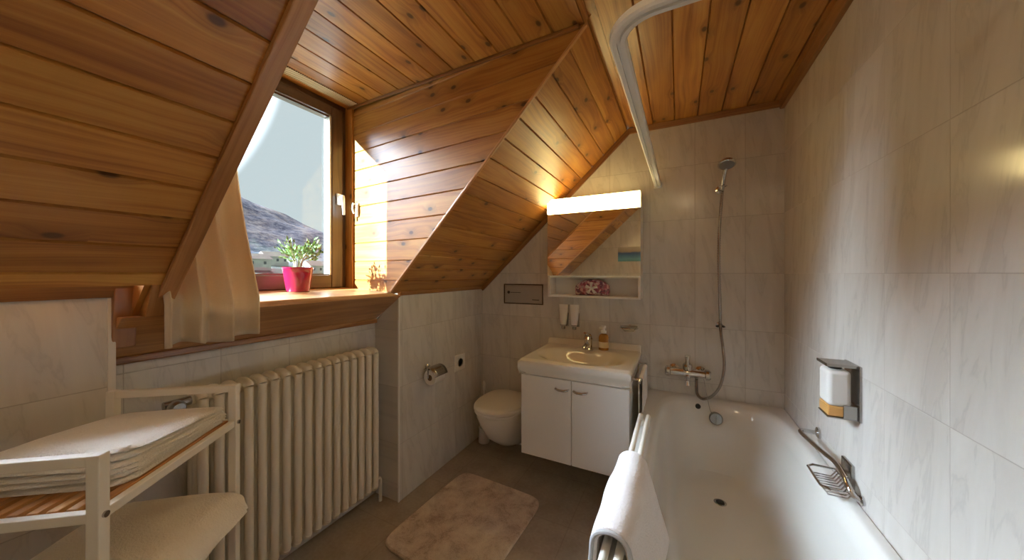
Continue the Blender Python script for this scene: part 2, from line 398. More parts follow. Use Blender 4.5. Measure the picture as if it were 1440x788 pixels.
# right cheek: boards run outward along the (splayed) plane; v = height
ZS = 1.285
cu = Vector((1, -.0814, 0)); cul = cu.length
b = MB(); 
def ch_end(v):
    z = ZS+v; return (sx(z)-XW)*cul
planks(b, (XW, CH(XW), ZS), cu, (0,0,1), (-.0814,-1,0), DC(-.4)-ZS+.03, lambda v: -.08, ch_end, .115, v0=-.042, depth=.006)
b.prism([(XW-.1,CH(XW-.1)+.012,1.0),(sx(1.0)-.012,CH(sx(1.0))+.012,1.0),(XT-.012,CH(XT)+.012,ZC),(XT-.012,CH(XT)+.012,2.5),(XW-.1,CH(XW-.1)+.012,2.5)], (0,.05,0))
struct(mk('wall_dormer_right', b, 'pine', smooth=False))
b = MB(); planks(b, (XW, YDL, ZS), (1,0,0), (0,0,1), (0,1,0), DC(-.4)-ZS+.03, lambda v: -.08, lambda v: sx(ZS+v)-XW, .115, v0=-.042, depth=.006)
b.prism([(XW-.1,YDL-.012,1.0),(sx(1.0)-.012,YDL-.012,1.0),(XT-.012,YDL-.012,ZC),(XT-.012,YDL-.012,2.5),(XW-.1,YDL-.012,2.5)], (0,-.05,0))
struct(mk('wall_dormer_left', b, 'pine', smooth=False))
# parapet below the window, closed behind the sill
b = MB(); b.box((-2.0, YDL-.1, .9), (XW-.03, 1.6, 1.27)); struct(mk('wall_window', b, 'lacquer', smooth=False))

# trims
def trim(n_, P, m_='trimwood', bev=.003):
    b = MB(); b.hexa(P); return struct(mk('trim_%d' % n_, b, m_, smooth=False, bevel=bev))
# 1 ceiling to back wall, 2 ceiling to right wall, 3 slope to back wall
trim(1, [(XT,YB-.016,ZC-.035),(XR,YB-.016,ZC-.035),(XR,YB,ZC-.035),(XT,YB,ZC-.035),(XT,YB-.022,ZC),(XR,YB-.022,ZC),(XR,YB,ZC),(XT,YB,ZC)])
trim(2, [(XR-.022,YR,ZC-.045),(XR,YR,ZC-.045),(XR,YB,ZC-.045),(XR-.022,YB,ZC-.045),(XR-.03,YR,ZC),(XR,YR,ZC),(XR,YB,ZC),(XR-.03,YB,ZC)])
def on_slope(v, y, h): 
    p = Vector((XA,0,Z0))+sv*v+sn*h; return (p.x, y, p.z)
trim(3, [on_slope(0,YB-.018,0),on_slope(0,YB,0),on_slope(VT,YB,0),on_slope(VT,YB-.018,0),on_slope(0,YB-.018,.035),on_slope(0,YB,.035),on_slope(VT,YB,.035),on_slope(VT,YB-.018,.035)])
# 4 board along the left edge of the dormer opening
trim(4, [on_slope(.0,YDL-.030,0),on_slope(.0,YDL+.012,0),on_slope(VT,YDL+.012,0),on_slope(VT,YDL-.030,0),on_slope(.0,YDL-.030,.016),on_slope(.0,YDL+.012,.016),on_slope(VT,YDL+.012,.016),on_slope(VT,YDL-.030,.016)], 'sillwood')
# 5 thin nosing along the right edge
trim(5, [on_slope(.03,ch_v(.03)-.002,-.0),on_slope(.03,ch_v(.03)+.012,-.0),on_slope(VT-.02,ch_v(VT)+.012,0),on_slope(VT-.02,ch_v(VT)-.002,0),
         on_slope(.03,ch_v(.03)-.002,.012),on_slope(.03,ch_v(.03)+.012,.012),on_slope(VT-.02,ch_v(VT)+.012,.012),on_slope(VT-.02,ch_v(VT)-.002,.012)], 'sillwood')
# 6 skirting board under the left slope, 7 its end block beside the recess
trim(6, [(XL-.03,YR,1.325),(XL+.012,YR,1.325),(XL+.012,.45,1.325),(XL-.03,.45,1.325),(XL-.03,YR,1.375),(XL+.05,YR,1.375),(XL+.05,.45,1.375),(XL-.03,.45,1.375)])
trim(7, [(XB-.03,.352,1.165),(XL+.0,.352,1.165),(XL+.0,.405,1.165),(XB-.03,.405,1.165),(XB-.03,.352,1.36),(XL+.035,.352,1.36),(XL+.035,.405,1.36),(XB-.03,.405,1.36)])
# 8 bead under the right slope, above pier
trim(8, [(XA-.01,YP-.0,Z0-.012),(XA+.010,YP-.0,Z0-.012),(XA+.010,YB,Z0-.012),(XA-.01,YB,Z0-.012),(XA-.01,YP,Z0+.012),(XA+.020,YP,Z0+.012),(XA+.020,YB,Z0+.012),(XA-.01,YB,Z0+.012)])
# 9 upright strip of wood on the cheek beside the window
trim(9, [(XW-.03,CH(XW)-.012,ZS),(XW+.055,CH(XW+.055)-.012,ZS),(XW+.055,CH(XW+.055)+.004,ZS),(XW-.03,CH(XW)+.01,ZS),
         (XW-.03,CH(XW)-.012,DC(XW)),(XW+.055,CH(XW+.055)-.012,DC(XW)),(XW+.055,CH(XW+.055)+.004,DC(XW)),(XW-.03,CH(XW)+.01,DC(XW))], 'pine')
# 10 top bead between cheek and dormer ceiling
trim(10, [(XW,CH(XW)-.014,DC(XW)-.016),(xd0-.02,CH(xd0)-.014,DC(xd0)-.016),(xd0-.02,CH(xd0),DC(xd0)-.016),(XW,CH(XW),DC(XW)-.016),
          (XW,CH(XW)-.014,DC(XW)),(xd0-.02,CH(xd0)-.014,DC(xd0)),(xd0-.02,CH(xd0),DC(xd0)),(XW,CH(XW),DC(XW))])
# 15 perforated ventilation strip in the dormer ceiling above the window
m = mat('perforated_vent', (.55,.40,.22), .6); t = NT(m); p = t.n('ShaderNodeNewGeometry').outputs['Position']; sp = t.n('ShaderNodeSeparateXYZ', {0: p})
def cell(o_): return t.math('SUBTRACT', t.math('FRACT', t.math('ADD', t.math('DIVIDE', o_, .011), 500.0)), .5)
d2 = t.math('SQRT', t.math('ADD', t.math('POWER', t.math('ABSOLUTE', cell(sp.outputs[0])), 2.0), t.math('POWER', t.math('ABSOLUTE', cell(sp.outputs[1])), 2.0)))
hole = t.math('LESS_THAN', d2, .27); t.link(t.mix(hole, (.60,.44,.25,1), (.12,.07,.03,1)), t.b.inputs['Base Color']); M['vent'] = m
b = MB(); b.hexa([(XW+.045,YDL+.02,DC(XW+.045)-.004),(XW+.125,YDL+.02,DC(XW+.125)-.004),(XW+.125,CH(XW)-.03,DC(XW+.125)-.004),(XW+.045,CH(XW)-.03,DC(XW+.045)-.004),
 (XW+.045,YDL+.02,DC(XW+.045)),(XW+.125,YDL+.02,DC(XW+.125)),(XW+.125,CH(XW)-.03,DC(XW+.125)),(XW+.045,CH(XW)-.03,DC(XW+.045))]); struct(mk('trim_15', b, 'vent', smooth=False))
trim(16, [(XB-.03,.404,1.262),(-1.484,.404,1.262),(-1.484,.453,1.262),(XB-.03,.453,1.262),(XB-.03,.404,1.42),(-1.40,.404,1.42),(-1.40,.453,1.42),(XB-.03,.453,1.42)])
# 11 white plastic corner strip of the left tiled wall
trim(11, [(XL-.012,.345,0),(XL+.004,.345,0),(XL+.004,.362,0),(XL-.012,.362,0),(XL-.012,.345,1.325),(XL+.004,.345,1.325),(XL+.004,.362,1.325),(XL-.012,.362,1.325)], 'plastic', .002)
trim(12, [(XA-.006,YP-.004,0),(XA+.003,YP-.004,0),(XA+.003,YP+.008,0),(XA-.006,YP+.008,0),(XA-.006,YP-.004,Z0-.01),(XA+.003,YP-.004,Z0-.01),(XA+.003,YP+.008,Z0-.01),(XA-.006,YP+.008,Z0-.01)], 'plastic', .002)

# slope boards continue down-and-out under the sill (lining of the recess top)
XF = -1.49                                    # sill front edge
b = MB()
b.hexa([(XW-.02,.453,1.282),(XF,.453,1.262),(XF,YP,1.262),(XW-.02,YP,1.282),(XW-.02,.453,1.310),(XF,.453,1.287),(XF,YP-.09,1.287),(XW-.02,YP-.05,1.310)], bid=.9)
sill = mk('window_sill', b, 'sillwood', smooth=False, bevel=.007, seg=3); struct(sill)
b = MB()
b.hexa([(XB-.02,.36,1.10),(XB+.012,.36,1.108),(XB+.012,YP,1.108),(XB-.02,YP,1.10),(XF-.06,.36,1.264),(XF-.012,.36,1.264),(XF-.012,YP,1.264),(XF-.06,YP,1.264)], bid=.15)
struct(mk('trim_13', b, 'sillwood', smooth=False, bevel=.003))
b = MB(); b.hexa([(XB-.01,.36,1.085),(XB+.022,.36,1.085),(XB+.022,YP,1.085),(XB-.01,YP,1.085),(XB-.01,.36,1.112),(XB+.022,.36,1.112),(XB+.022,YP,1.112),(XB-.01,YP,1.112)], bid=.3)
struct(mk('trim_14', b, 'trimwood', smooth=False, bevel=.005))

# ------------------------------------------------------------------ window
win = bpy.data.objects.new('window_1', None); COL.objects.link(win); win['kind'] = 'structure'; win['_o'] = [0,0,0]
def rectframe(b, x0, x1, y0, y1, z0, z1, wl, wr, wb_, wt):
    b.box((x0,y0,z0),(x1,y0+wl,z1), bid=.2); b.box((x0,y1-wr,z0),(x1,y1,z1), bid=.4)
    b.box((x0,y0+wl,z0),(x1,y1-wr,z0+wb_), bid=.5); b.box((x0,y0+wl,z1-wt),(x1,y1-wr,z1), bid=.3)
yr = CH(XW); zt_ = DC(XW)
b = MB(); rectframe(b, XW-.09, XW-.012, YDL, yr+.005, 1.275, zt_+.02, .05, .055, .045, .06); mk('window_frame', b, 'framewood', win, smooth=False, bevel=.004)
b = MB(); rectframe(b, XW-.07, XW+.008, YDL+.045, yr-.045, 1.312, zt_-.035, .09, .075, .078, .062); mk('sash', b, 'framewood', win, smooth=False, bevel=.006)
gy0, gy1, gz0, gz1 = YDL+.135, yr-.12, 1.39, zt_-.097
b = MB(); rectframe(b, XW-.045, XW-.004, gy0-.002, gy1+.002, gz0-.002, gz1+.002, .010, .010, .010, .012); mk('glazing_bead', b, 'framewood', win, smooth=False)
b = MB(); b.box((XW-.050,gy1-.010,gz0),(XW+.002,gy1+.006,gz1)); mk('sunlit_edge', b, 'paint', win, smooth=False)  # white box stands in for the sunlit edge of the sash
b = MB(); b.box((XW-.036,gy0+.008,gz0+.006),(XW-.030,gy1-.008,gz1-.008)); mk('pane', b, 'glass', win, smooth=False)
b = MB(); hy = yr-.078
b.box((XW+.008,hy-.014,1.825),(XW+.020,hy+.014,1.895)); b.cyl((XW+.02,hy,1.872),(XW+.05,hy,1.872),.008,14)
b.tube([(XW+.05,hy,1.880),(XW+.056,hy,1.86),(XW+.056,hy+.004,1.76)], [.011,.011,.008], 10, flat=.7)
hd = mk('window_handle', b, 'plastic', win, bevel=.002)

b = MB(); cx0 = -1.80; cyk = CH(cx0)
b.box((cx0-.010,cyk-.012,1.755),(cx0+.012,cyk-.001,1.84)); b.tube([(cx0,cyk-.01,1.83),(cx0,cyk-.035,1.832),(cx0,cyk-.04,1.80),(cx0,cyk-.028,1.77)], .005, 8)
o = mk('curtain_hook', b, 'plastic', bevel=.002); tag(o, 'small white hook screwed to the pine dormer cheek right of the window handle', 'hook')

# ------------------------------------------------------------------ outside: ground, hillside, sheds
def hill_mat():
    m = mat('winter_hillside', (.2,.18,.2), .95); t = NT(m); p = t.n('ShaderNodeNewGeometry').outputs['Position']
    n1 = t.n('ShaderNodeTexNoise', {'Vector': p, 'Scale': .05, 'Detail': 9.0, 'Roughness': .74}); n2 = t.n('ShaderNodeTexNoise', {'Vector': p, 'Scale': .16, 'Detail': 6.0, 'Roughness': .8})
    c = t.ramp(n1.outputs[0], [(.38, (.014,.020,.05)), (.47, (.05,.05,.09)), (.53, (.13,.10,.11)), (.60, (.33,.25,.21))])
    c = t.mix(.55, c, t.ramp(n2.outputs[0], [(.40, (.015,.018,.04)), (.60, (.30,.26,.27))]))
    z = t.n('ShaderNodeSeparateXYZ', {0: p}).outputs[2]
    c = t.mix(t.n('ShaderNodeMapRange', {0: z, 1: 14, 2: -2, 3: 0, 4: .8}).outputs[0], c, (.19,.175,.115,1))
    t.link(c, t.b.inputs['Base Color']); t.b.inputs['Specular IOR Level'].default_value = .05
    return m
M['hill'] = hill_mat()
b = MB()
def terrain(u, v):
    az = math.radians(-12+75*u)              # from -x towards +y
    d = 60+v*560
    x, y = -d*math.cos(az), d*math.sin(az)
    azd = math.degrees(az)
    ridge = max(0.03, .20-.0066*(azd-23.6))    # tangent of ridge elevation
    ridge = min(ridge, .40)
    s = max(0, (v-.06)/.64); s = min(1, s); s = s*s*(3-2*s)
    h = -8+ (d*ridge+0)*s*(1 if v < .7 else 1-.5*(v-.7)/.3)
    h += s*(noise.fractal(Vector((x, y, 3))*.012, 1, 2, 5)*9)
    return (x, y, h)
b.grid(terrain, 90, 70)
tag(mk('hillside', b, 'hill'), 'wooded winter hillside seen through the attic window', 'hill', kind='structure')
b = MB(); b.box((-75,-60,-8.5),(-3,90,-8)); struct(mk('ground', b, mat('meadow', (.14,.14,.10), .95), smooth=False))

M['render_'] = mat('pale_render_wall', (.42,.40,.36), .9); M['roof'] = mat('brown_roof', (.16,.09,.07), .8); M['darkpane'] = mat('dark_house_window', (.04,.05,.06), .3)
for az_, d_, ww, hh_, lab in ((24.6, 215, 17, 7.8, 'widest pale house in the valley left of the potted plant'),(27.4, 235, 12, 7.6, 'small pale house behind the leaves of the potted plant'),(32.6, 225, 12, 7.4, 'pale house in the valley right of the potted plant')):
    a_ = math.radians(az_); hx_, hy_ = -d_*math.cos(a_), d_*math.sin(a_)
    gz_ = terrain((az_+12)/75, (d_-60)/560)[2]-.5+8
    ho = thing('house', (hx_,hy_,-8+gz_), lab, 'house')
    b = MB(); b.box((hx_-4,hy_-ww/2,-8.4+gz_),(hx_+4,hy_+ww/2,-8+gz_+hh_-2.2)); wl_ = mk('walls', b, 'render_', ho, smooth=False)
    b = MB(); b.prism([(hx_+5,hy_-ww/2-.6,-8+gz_+hh_-2.3),(hx_-5,hy_-ww/2-.6,-8+gz_+hh_-2.3),(hx_,hy_-ww/2-.6,-8+gz_+hh_+.6)], (0,ww+1.2,0)); mk('roof', b, 'roof', ho, smooth=False)
    for k in range(3):
        yw = hy_-ww/2+ww*(k+.5)/3; b = MB(); b.box((hx_+3.95,yw-.6,-8+gz_+hh_-5.0),(hx_+4.05,yw+.6,-8+gz_+hh_-3.5)); mk('window', b, 'darkpane', ho, smooth=False)

# ------------------------------------------------------------------ curtain, plant on the sill
b = MB()
def curt(u, v):                               # u 0..1 left to right, v 0 top .. 1 bottom
    z = 2.33-(2.33-1.165)*v
    k = max(0, (v-.30)/.58); k = min(1, k)**1.35
    x = -1.80+(.360)*k
    y0 = .475-.05*k; y1 = .790-.080*k
    y = y0+(y1-y0)*u
    amp = .024+.008*v
    ph = u*2*PI*3.6+.6*math.sin(v*2.2)
    return (x+amp*math.sin(ph)+.006*math.sin(ph*2.3+v*5), y+.006*math.cos(ph), z+.008*math.sin(u*9)*k)
b.grid(curt, 90, 60)
cur = mk('curtain', b, 'linen', solid=.003); tag(cur, 'beige linen curtain hanging at the window and over the sill front', 'curtain')
b = MB(); b.cyl((-1.80,YDL+.002,2.345),(-1.80,.86,2.345),.008,12); b.lathe([(.006,0),(.014,.004),(.014,.016),(.004,.022)], (-1.80,.86,2.345), (0,1,0), 14)
tag(mk('curtain_rod', b, 'steel'), 'short steel rod above the beige curtain at the window', 'rod')

px, py, pz = -1.79, 1.045, 1.3035
pot = thing('potted_plant', (px,py,pz), 'small green plant in a magenta pot on the window sill', 'potted plant')
b = MB(); b.lathe([(.048,0),(.052,.002),(.060,.05),(.066,.095),(.069,.115),(.071,.118),(.071,.128),(.066,.128),(.064,.112),(.060,.105)], (px,py,pz), n=36); mk('pot', b, 'pot', pot)
b = MB(); b.lathe([(.0,.103),(.062,.104),(.062,.110),(.03,.114),(0,.115)], (px,py,pz), n=20); mk('soil', b, 'soil', pot)
b = MB(); tips = []
for i in range(9):
    a = 2*PI*i/9+random.uniform(-.3,.3); r1 = random.uniform(.03,.09); zz = pz+random.uniform(.19,.25)
    base = Vector((px+.012*math.cos(a), py+.012*math.sin(a), pz+.11)); mid = Vector((px+.02*math.cos(a), py+.02*math.sin(a), pz+.16)); tip = Vector((px+r1*math.cos(a), py+r1*math.sin(a), zz))
    b.tube([base, mid, (mid+tip)/2+Vector((0,0,.008)), tip], [.0035,.003,.0025,.0015], 6); tips += [(mid+tip)/2, tip, tip]
mk('stems', b, 'stem', pot)
lm = mat('plant_leaves', (.22,.30,.12), .5); t = NT(lm); ob = t.n('ShaderNodeTexNoise', {'Vector': t.n('ShaderNodeTexCoord').outputs['Object'], 'Scale': 45.0})
t.link(t.ramp(ob.outputs[0], [(.35, (.12,.20,.05)), (.55, (.32,.42,.17)), (.7, (.55,.60,.35))]), t.b.inputs['Base Color']); M['leaf'] = lm
b = MB()
for i in range(280):
    c_ = random.choice(tips)+Vector([random.gauss(0,.019) for _ in range(3)])
    if c_.x < XW+.022: c_.x = XW+.022
    d = (c_-Vector((px,py,pz+.15))).normalized()+Vector([random.uniform(-.5,.5) for _ in range(3)]); d.normalize()
    s_ = d.cross(Vector((random.random(),random.random(),random.random()))).normalized(); nn = d.cross(s_)
    l_, w_ = random.uniform(.020,.032), random.uniform(.006,.010)
    if (c_+d*l_).x < XW+.012: d.x = abs(d.x)
    p0 = c_; p1 = c_+d*l_*.5+s_*w_+nn*.002; p2 = c_+d*l_; p3 = c_+d*l_*.5-s_*w_+nn*.002; pm = c_+d*l_*.5-nn*.003
    vs = [b.v(p) for p in (p0,p1,p2,p3,pm)]
    for q in ((0,1,4),(1,2,4),(2,3,4),(3,0,4)): b.b.faces.new([vs[i_] for i_ in q])
mk('leaves', b, 'leaf', pot)

# ------------------------------------------------------------------ radiator
rx, ry0, ry1, rz0, rz1 = -1.58, .565, 1.398, .11, .958
rad = thing('radiator', (-1.64,(ry0+ry1)/2,0), 'cream ribbed column radiator under the window', 'radiator')
nsec = 17; pitch = (ry1-ry0-.04)/(nsec-1); RD = .115
def section(y):
    b = MB(); hw = .0165
    for col_ in range(3):
        xc = rx-.017-col_*(RD-.034)/2
        b.tube([(xc,y,rz0+.03),(xc,y,rz1-.03)], hw, 12, caps=False, flat=1.0)
    for zc_, sgn in ((rz1-.03, 1), (rz0+.03, -1)):
        # rounded header: half-disc profile lofted over the depth
        path = []
        for i in range(9):
            a = PI*i/8
            path.append((rx-.5*RD+(.5*RD-.017)*math.cos(a), y, zc_+sgn*.018*math.sin(a)))
        b.tube(path, [hw*1.0]*9, 12)
        b.tube([(rx-.017,y,zc_),(rx-RD+.017,y,zc_)], hw*1.04, 12)
    return b
s0 = mk('radiator_section', section(ry0+.02), 'radiator', rad, org=(rx-RD/2, ry0+.02, rz0))
for i in range(1, nsec):
    c_ = s0.copy(); COL.objects.link(c_); c_.parent = rad; c_.location = s0.location+Vector((0, i*pitch, 0))
b = MB()
for zc_ in (rz0+.035, rz1-.035):
    b = MB(); b.cyl((rx-RD/2,ry0-.002,zc_),(rx-RD/2,ry1+.002,zc_),.021,14); mk('header_pipe', b, 'radiator', rad)
for yy in (ry0+.10, ry1-.10):
    for za, zb_ in ((rz0+.06,rz0+.085),(rz1-.12,rz1-.10)):
        b = MB(); b.box((XB,yy-.012,za),(rx-RD+.03,yy+.012,zb_)); mk('wall_bracket', b, 'radiator', rad, bevel=.002)
b = MB(); b.tube([(rx-RD/2,ry1+.0,rz0+.035),(rx-RD/2,ry1+.045,rz0+.035),(rx-RD/2,ry1+.05,rz0+.02),(rx-RD/2,ry1+.05,0)], .010, 10); mk('pipe', b, 'radiator', rad)
# thermostat-like valve with twisted wires at the upper left end
vy = ry0-.055
b = MB(); b.cyl((rx-RD/2,ry0,rz1-.035),(rx-RD/2,vy-.02,rz1-.035),.016,14); b.cyl((rx-RD/2,vy,rz1-.035),(rx-RD/2+.03,vy,rz1-.035),.013,14)
b.lathe([(.0,0),(.020,.002),(.024,.010),(.024,.03),(.018,.042),(0,.046)], (rx-RD/2+.028,vy,rz1-.035), (1,0,0), 16)
mk('valve', b, 'steel', rad)

# ------------------------------------------------------------------ shelf rack with towels
A_ = Vector((-1.006,.210,0)); B_ = Vector((-1.250,.534,0)); C_r = Vector((-1.496,.333,0)); D_ = A_+C_r-B_
ex = (B_-A_); wdt = ex.length; ex.normalize(); ey = (C_r-B_); dep = ey.length; ey = Vector((-ex.y, ex.x, 0)); 
if ey.dot(C_r-B_) < 0: ey = -ey
R4 = Matrix(((ex.x, ey.x, 0, A_.x), (ex.y, ey.y, 0, A_.y), (0,0,1,0), (0,0,0,1)))   # local: x from near post to far post, y towards wall
W_, D__ = wdt, dep; ZTOP = 1.05
rack = thing('shelf_rack', tuple(A_), 'white metal rack with slatted wooden shelves beside the radiator', 'shelf')
pt = .022
def rb(b, a, c, **k): b.box(a, c, M4=R4, **k)
shz = [.935, .675, .415, .15]
for i, (xx, yy) in enumerate(((0,0),(W_,0),(W_,D__),(0,D__))):
    b = MB(); rb(b, (xx-pt/2,yy-pt/2,0), (xx+pt/2,yy+pt/2,ZTOP)); p_ = mk('post', b, 'paint', rack, smooth=False, bevel=.002)
for xx in (0, W_):
    b = MB(); rb(b, (xx-pt/2+.002,pt/2,ZTOP-pt), (xx+pt/2-.002,D__-pt/2,ZTOP-.001)); mk('top_rail', b, 'paint', rack, smooth=False, bevel=.002)
for z_ in shz:
    b = MB()
    for yy in (0, D__): rb(b, (pt/2,yy-.008,z_-.016), (W_-pt/2,yy+.008,z_+.004))
    for xx in (0, W_): rb(b, (xx-.008,pt/2,z_-.016), (xx+.008,D__-pt/2,z_+.004))
    fr = mk('shelf_frame', b, 'paint', rack, smooth=False, bevel=.002)
    n_ = 10
    for i in range(n_):
        b = MB(); yy = .020+(D__-.040)*i/(n_-1); rb(b, (.009,yy-.009,z_-.006), (W_-.009,yy+.009,z_+.006), bid=random.random())
        mk('slat', b, 'slat', fr, smooth=False, bevel=.0015)
    for xx in (0, W_):
        b = MB(); p = R4 @ Vector((xx, -pt/2, z_-.004)); q = R4 @ Vector((xx, -pt/2-.004, z_-.004)); b.cyl(p, q, .006, 12)
        mk('bolt', b, 'steel', fr)

def folded_towel(z0, th, cx, cy, w_, d_, rot, seed=0, layers=3, taper=0, droop=0, zb=None):
    """a towel folded into a flat pad: rounded fold towards local -y, stacked leaf edges on the far sides"""
    Rz = Matrix.Rotation(rot, 4, 'Z'); b = MB()
    lt = th/layers; z0b = z0 if zb is None else zb
    for k in range(layers):
        z1 = z0+k*lt; nx, ny = 34, 30; ins = .004*k+random.uniform(-.003,.003)
        def P(i, j, up):
            x = -w_/2+w_*i/nx; y = -d_/2+d_*j/ny
            x *= 1-ins/w_; cxr = min(1, max(0, (abs(2*x/w_)-.82)/.18)); cyr = min(1, max(0, (abs(2*y/d_)-.82)/.18)); x -= math.copysign(.018*cxr*cyr, x); y -= math.copysign(.018*cxr*cyr, y)
            ed = min(i, nx-i)/nx; ejd = min(j, ny-j)/ny
            rr = min(1, ed/.06) if ed < .06 else 1; rj = min(1, ejd/.06) if ejd < .06 else 1
            f = math.sin(PI/2*min(rr, rj)) if min(rr, rj) < 1 else 1
            h = lt*(.5+.5*f) if up else lt*(.5-.5*f)
            wob = noise.noise(Vector((x*7+seed, y*7, k*.35)))*.006
            dome = (1-(2*x/w_)**2)*(1-(2*y/d_)**2)*.012*(k/layers)
            tap = 1-taper*(i/nx)
            zz = z0b+(z1-z0b+h)*tap+(wob if (k or up) else 0)*(1 if up else (1 if k else 0))*.8+dome*(1 if up else .7)
            v_ = Rz @ Vector((x+noise.noise(Vector((y*9, seed, k)))*.004, y+noise.noise(Vector((x*9, seed+4, k)))*.004, 0))
            out_ = R4 @ Vector((cx+v_.x, cy+v_.y, 0)); 
            zz = max(zz, z0b+(z0-z0b)*tap)
            if droop and cy+v_.y < 0: zz -= droop*(cy+v_.y)**2/(.03+abs(cy+v_.y))
            return Vector((out_.x, out_.y, zz))
        G = [[[b.v(P(i,j,up)) for j in range(ny+1)] for i in range(nx+1)] for up in (0,1)]
        for i in range(nx):
            for j in range(ny):
                b.b.faces.new((G[1][i][j],G[1][i+1][j],G[1][i+1][j+1],G[1][i][j+1])); b.b.faces.new((G[0][i][j],G[0][i][j+1],G[0][i+1][j+1],G[0][i+1][j]))
        for i in range(nx):
            b.b.faces.new((G[0][i][0],G[0][i+1][0],G[1][i+1][0],G[1][i][0])); b.b.faces.new((G[0][i+1][ny],G[0][i][ny],G[1][i][ny],G[1][i+1][ny]))
        for j in range(ny):
            b.b.faces.new((G[0][0][j+1],G[0][0][j],G[1][0][j],G[1][0][j+1])); b.b.faces.new((G[0][nx][j],G[0][nx][j+1],G[1][nx][j+1],G[1][nx][j]))
    return b
tw = [(.9415,.026,W_/2+.030,D__/2-.005,.345,.285,.02,'folded white towel on the upper rack shelf, bottom of its stack'),
      (.9415,.026,W_/2+.033,D__/2-.008,.35,.29,-.01,'folded white towel in the middle of the upper shelf stack'),
      (.9415,.028,W_/2+.036,D__/2-.006,.345,.285,.015,'folded white towel lying topmost on the upper rack shelf')]
def towel_stack(tw, taper, droop, gname, sd_):
    zc_ = tw[0][0]; z_ = zc_
    for i, (_, th, cx_, cy_, w_, d_, ro, lab) in enumerate(tw):
        o = mk('folded_towel', folded_towel(z_, th-.001, cx_, cy_, w_, d_, ro, seed=sd_+i*3.1, layers=2, taper=taper, droop=droop, zb=zc_), 'terry', org=tuple(R4 @ Vector((cx_, cy_, z_))))
        tag(o, lab, 'towel', gname); z_ += th
towel_stack(tw, .45, 0, 'folded towels on the upper rack shelf', 0)
tw = [(.6815,.028,W_/2+.0,D__/2-.035,.37,.35,.03,'folded white towel on the lower rack shelf, bottom of its stack'),
      (.6815,.034,W_/2+.005,D__/2-.04,.375,.36,-.02,'folded white towel lying topmost on the lower rack shelf')]
towel_stack(tw, .30, .75, 'folded towels on the lower rack shelf', 20)

# ------------------------------------------------------------------ toilet, flush plate, brush, wall fittings
tx = -1.165
def egg(cx_, y0, y1, hw, z, n=40, back=.5, p=2.3):
    """plan outline: rounded front at y0, flatter back at y1"""
    pts = []; cy_ = y0+(y1-y0)*.52
    for i in range(n):
        a = 2*PI*i/n; ca, sa = math.cos(a), math.sin(a)
        e = 2/p if sa < 0 else 2/3.2
        x = hw*math.copysign(abs(ca)**(2/2.2 if sa < 0 else e), ca); yv = math.copysign(abs(sa)**(2/2.1 if sa < 0 else e), sa)
        pts.append(Vector((cx_+x, cy_+yv*((cy_-y0) if sa < 0 else (y1-cy_)), z)))
    return pts
toi = thing('toilet', (tx,YB,0), 'white wall-hung toilet with closed lid left of the vanity', 'toilet')
b = MB(); b.loft([egg(tx,2.20,2.425,.09,.10),egg(tx,2.12,2.425,.115,.14),egg(tx,2.02,2.425,.145,.22),egg(tx,1.95,2.425,.168,.33),egg(tx,1.925,2.425,.178,.385),egg(tx,1.922,2.425,.180,.408),egg(tx,1.93,2.42,.172,.411)])
mk('bowl', b, 'ceramic', toi)
b = MB(); b.loft([egg(tx,1.920,2.37,.180,.4115),egg(tx,1.914,2.372,.185,.416),egg(tx,1.914,2.372,.185,.426),egg(tx,1.918,2.37,.182,.430)]); mk('seat', b, 'plastic', toi)
b = MB(); b.loft([egg(tx,1.914,2.375,.184,.4315),egg(tx,1.908,2.378,.189,.436),egg(tx,1.908,2.378,.189,.448),egg(tx,1.918,2.372,.182,.457),egg(tx,1.96,2.34,.15,.463),egg(tx,2.08,2.25,.05,.466)]); mk('lid', b, 'plastic', toi)
for dx in (-.07,.07):
    b = MB(); b.cyl((tx+dx-.02,2.392,.425),(tx+dx+.02,2.392,.425),.012,14); mk('hinge', b, 'plastic', toi)

fp = thing('flush_plate', (-1.12,YB,1.15), 'framed silver flush plate on the tiled wall above the toilet', 'flush plate')
b = MB(); fx0, fx1, fz0, fz1 = -1.296, -.948, 1.150, 1.312
b.box((fx0,YB-.012,fz0),(fx1,YB,fz0+.008)); b.box((fx0,YB-.012,fz1-.008),(fx1,YB,fz1)); b.box((fx0,YB-.012,fz0+.008),(fx0+.008,YB,fz1-.008)); b.box((fx1-.008,YB-.012,fz0+.008),(fx1,YB,fz1-.008))
mk('frame', b, mat('dark_bronze', (.12,.08,.05), .4, .6), fp, smooth=False, bevel=.002)
b = MB(); b.box((fx0+.009,YB-.009,fz0+.009),(fx1-.009,YB-.001,fz1-.009)); mk('plate', b, mat('satin_silver', (.46,.42,.37), .35, .7), fp, smooth=False, bevel=.001)
b = MB(); b.lathe([(.012,0),(.012,.002),(.010,.003),(0,.003)], (fx0+.045,YB-.0095,fz1-.068), (0,-1,0), 18); mk('round_mark', b, 'dark', fp); b = MB(); b.box((fx0+.060,YB-.011,fz1-.0705),(fx0+.155,YB-.0095,fz1-.0665)); mk('line_mark', b, 'dark', fp); b = MB(); b.box((fx0+.255,YB-.011,fz0+.035),(fx0+.315,YB-.0095,fz0+.041)); mk('line_mark', b, 'dark', fp)

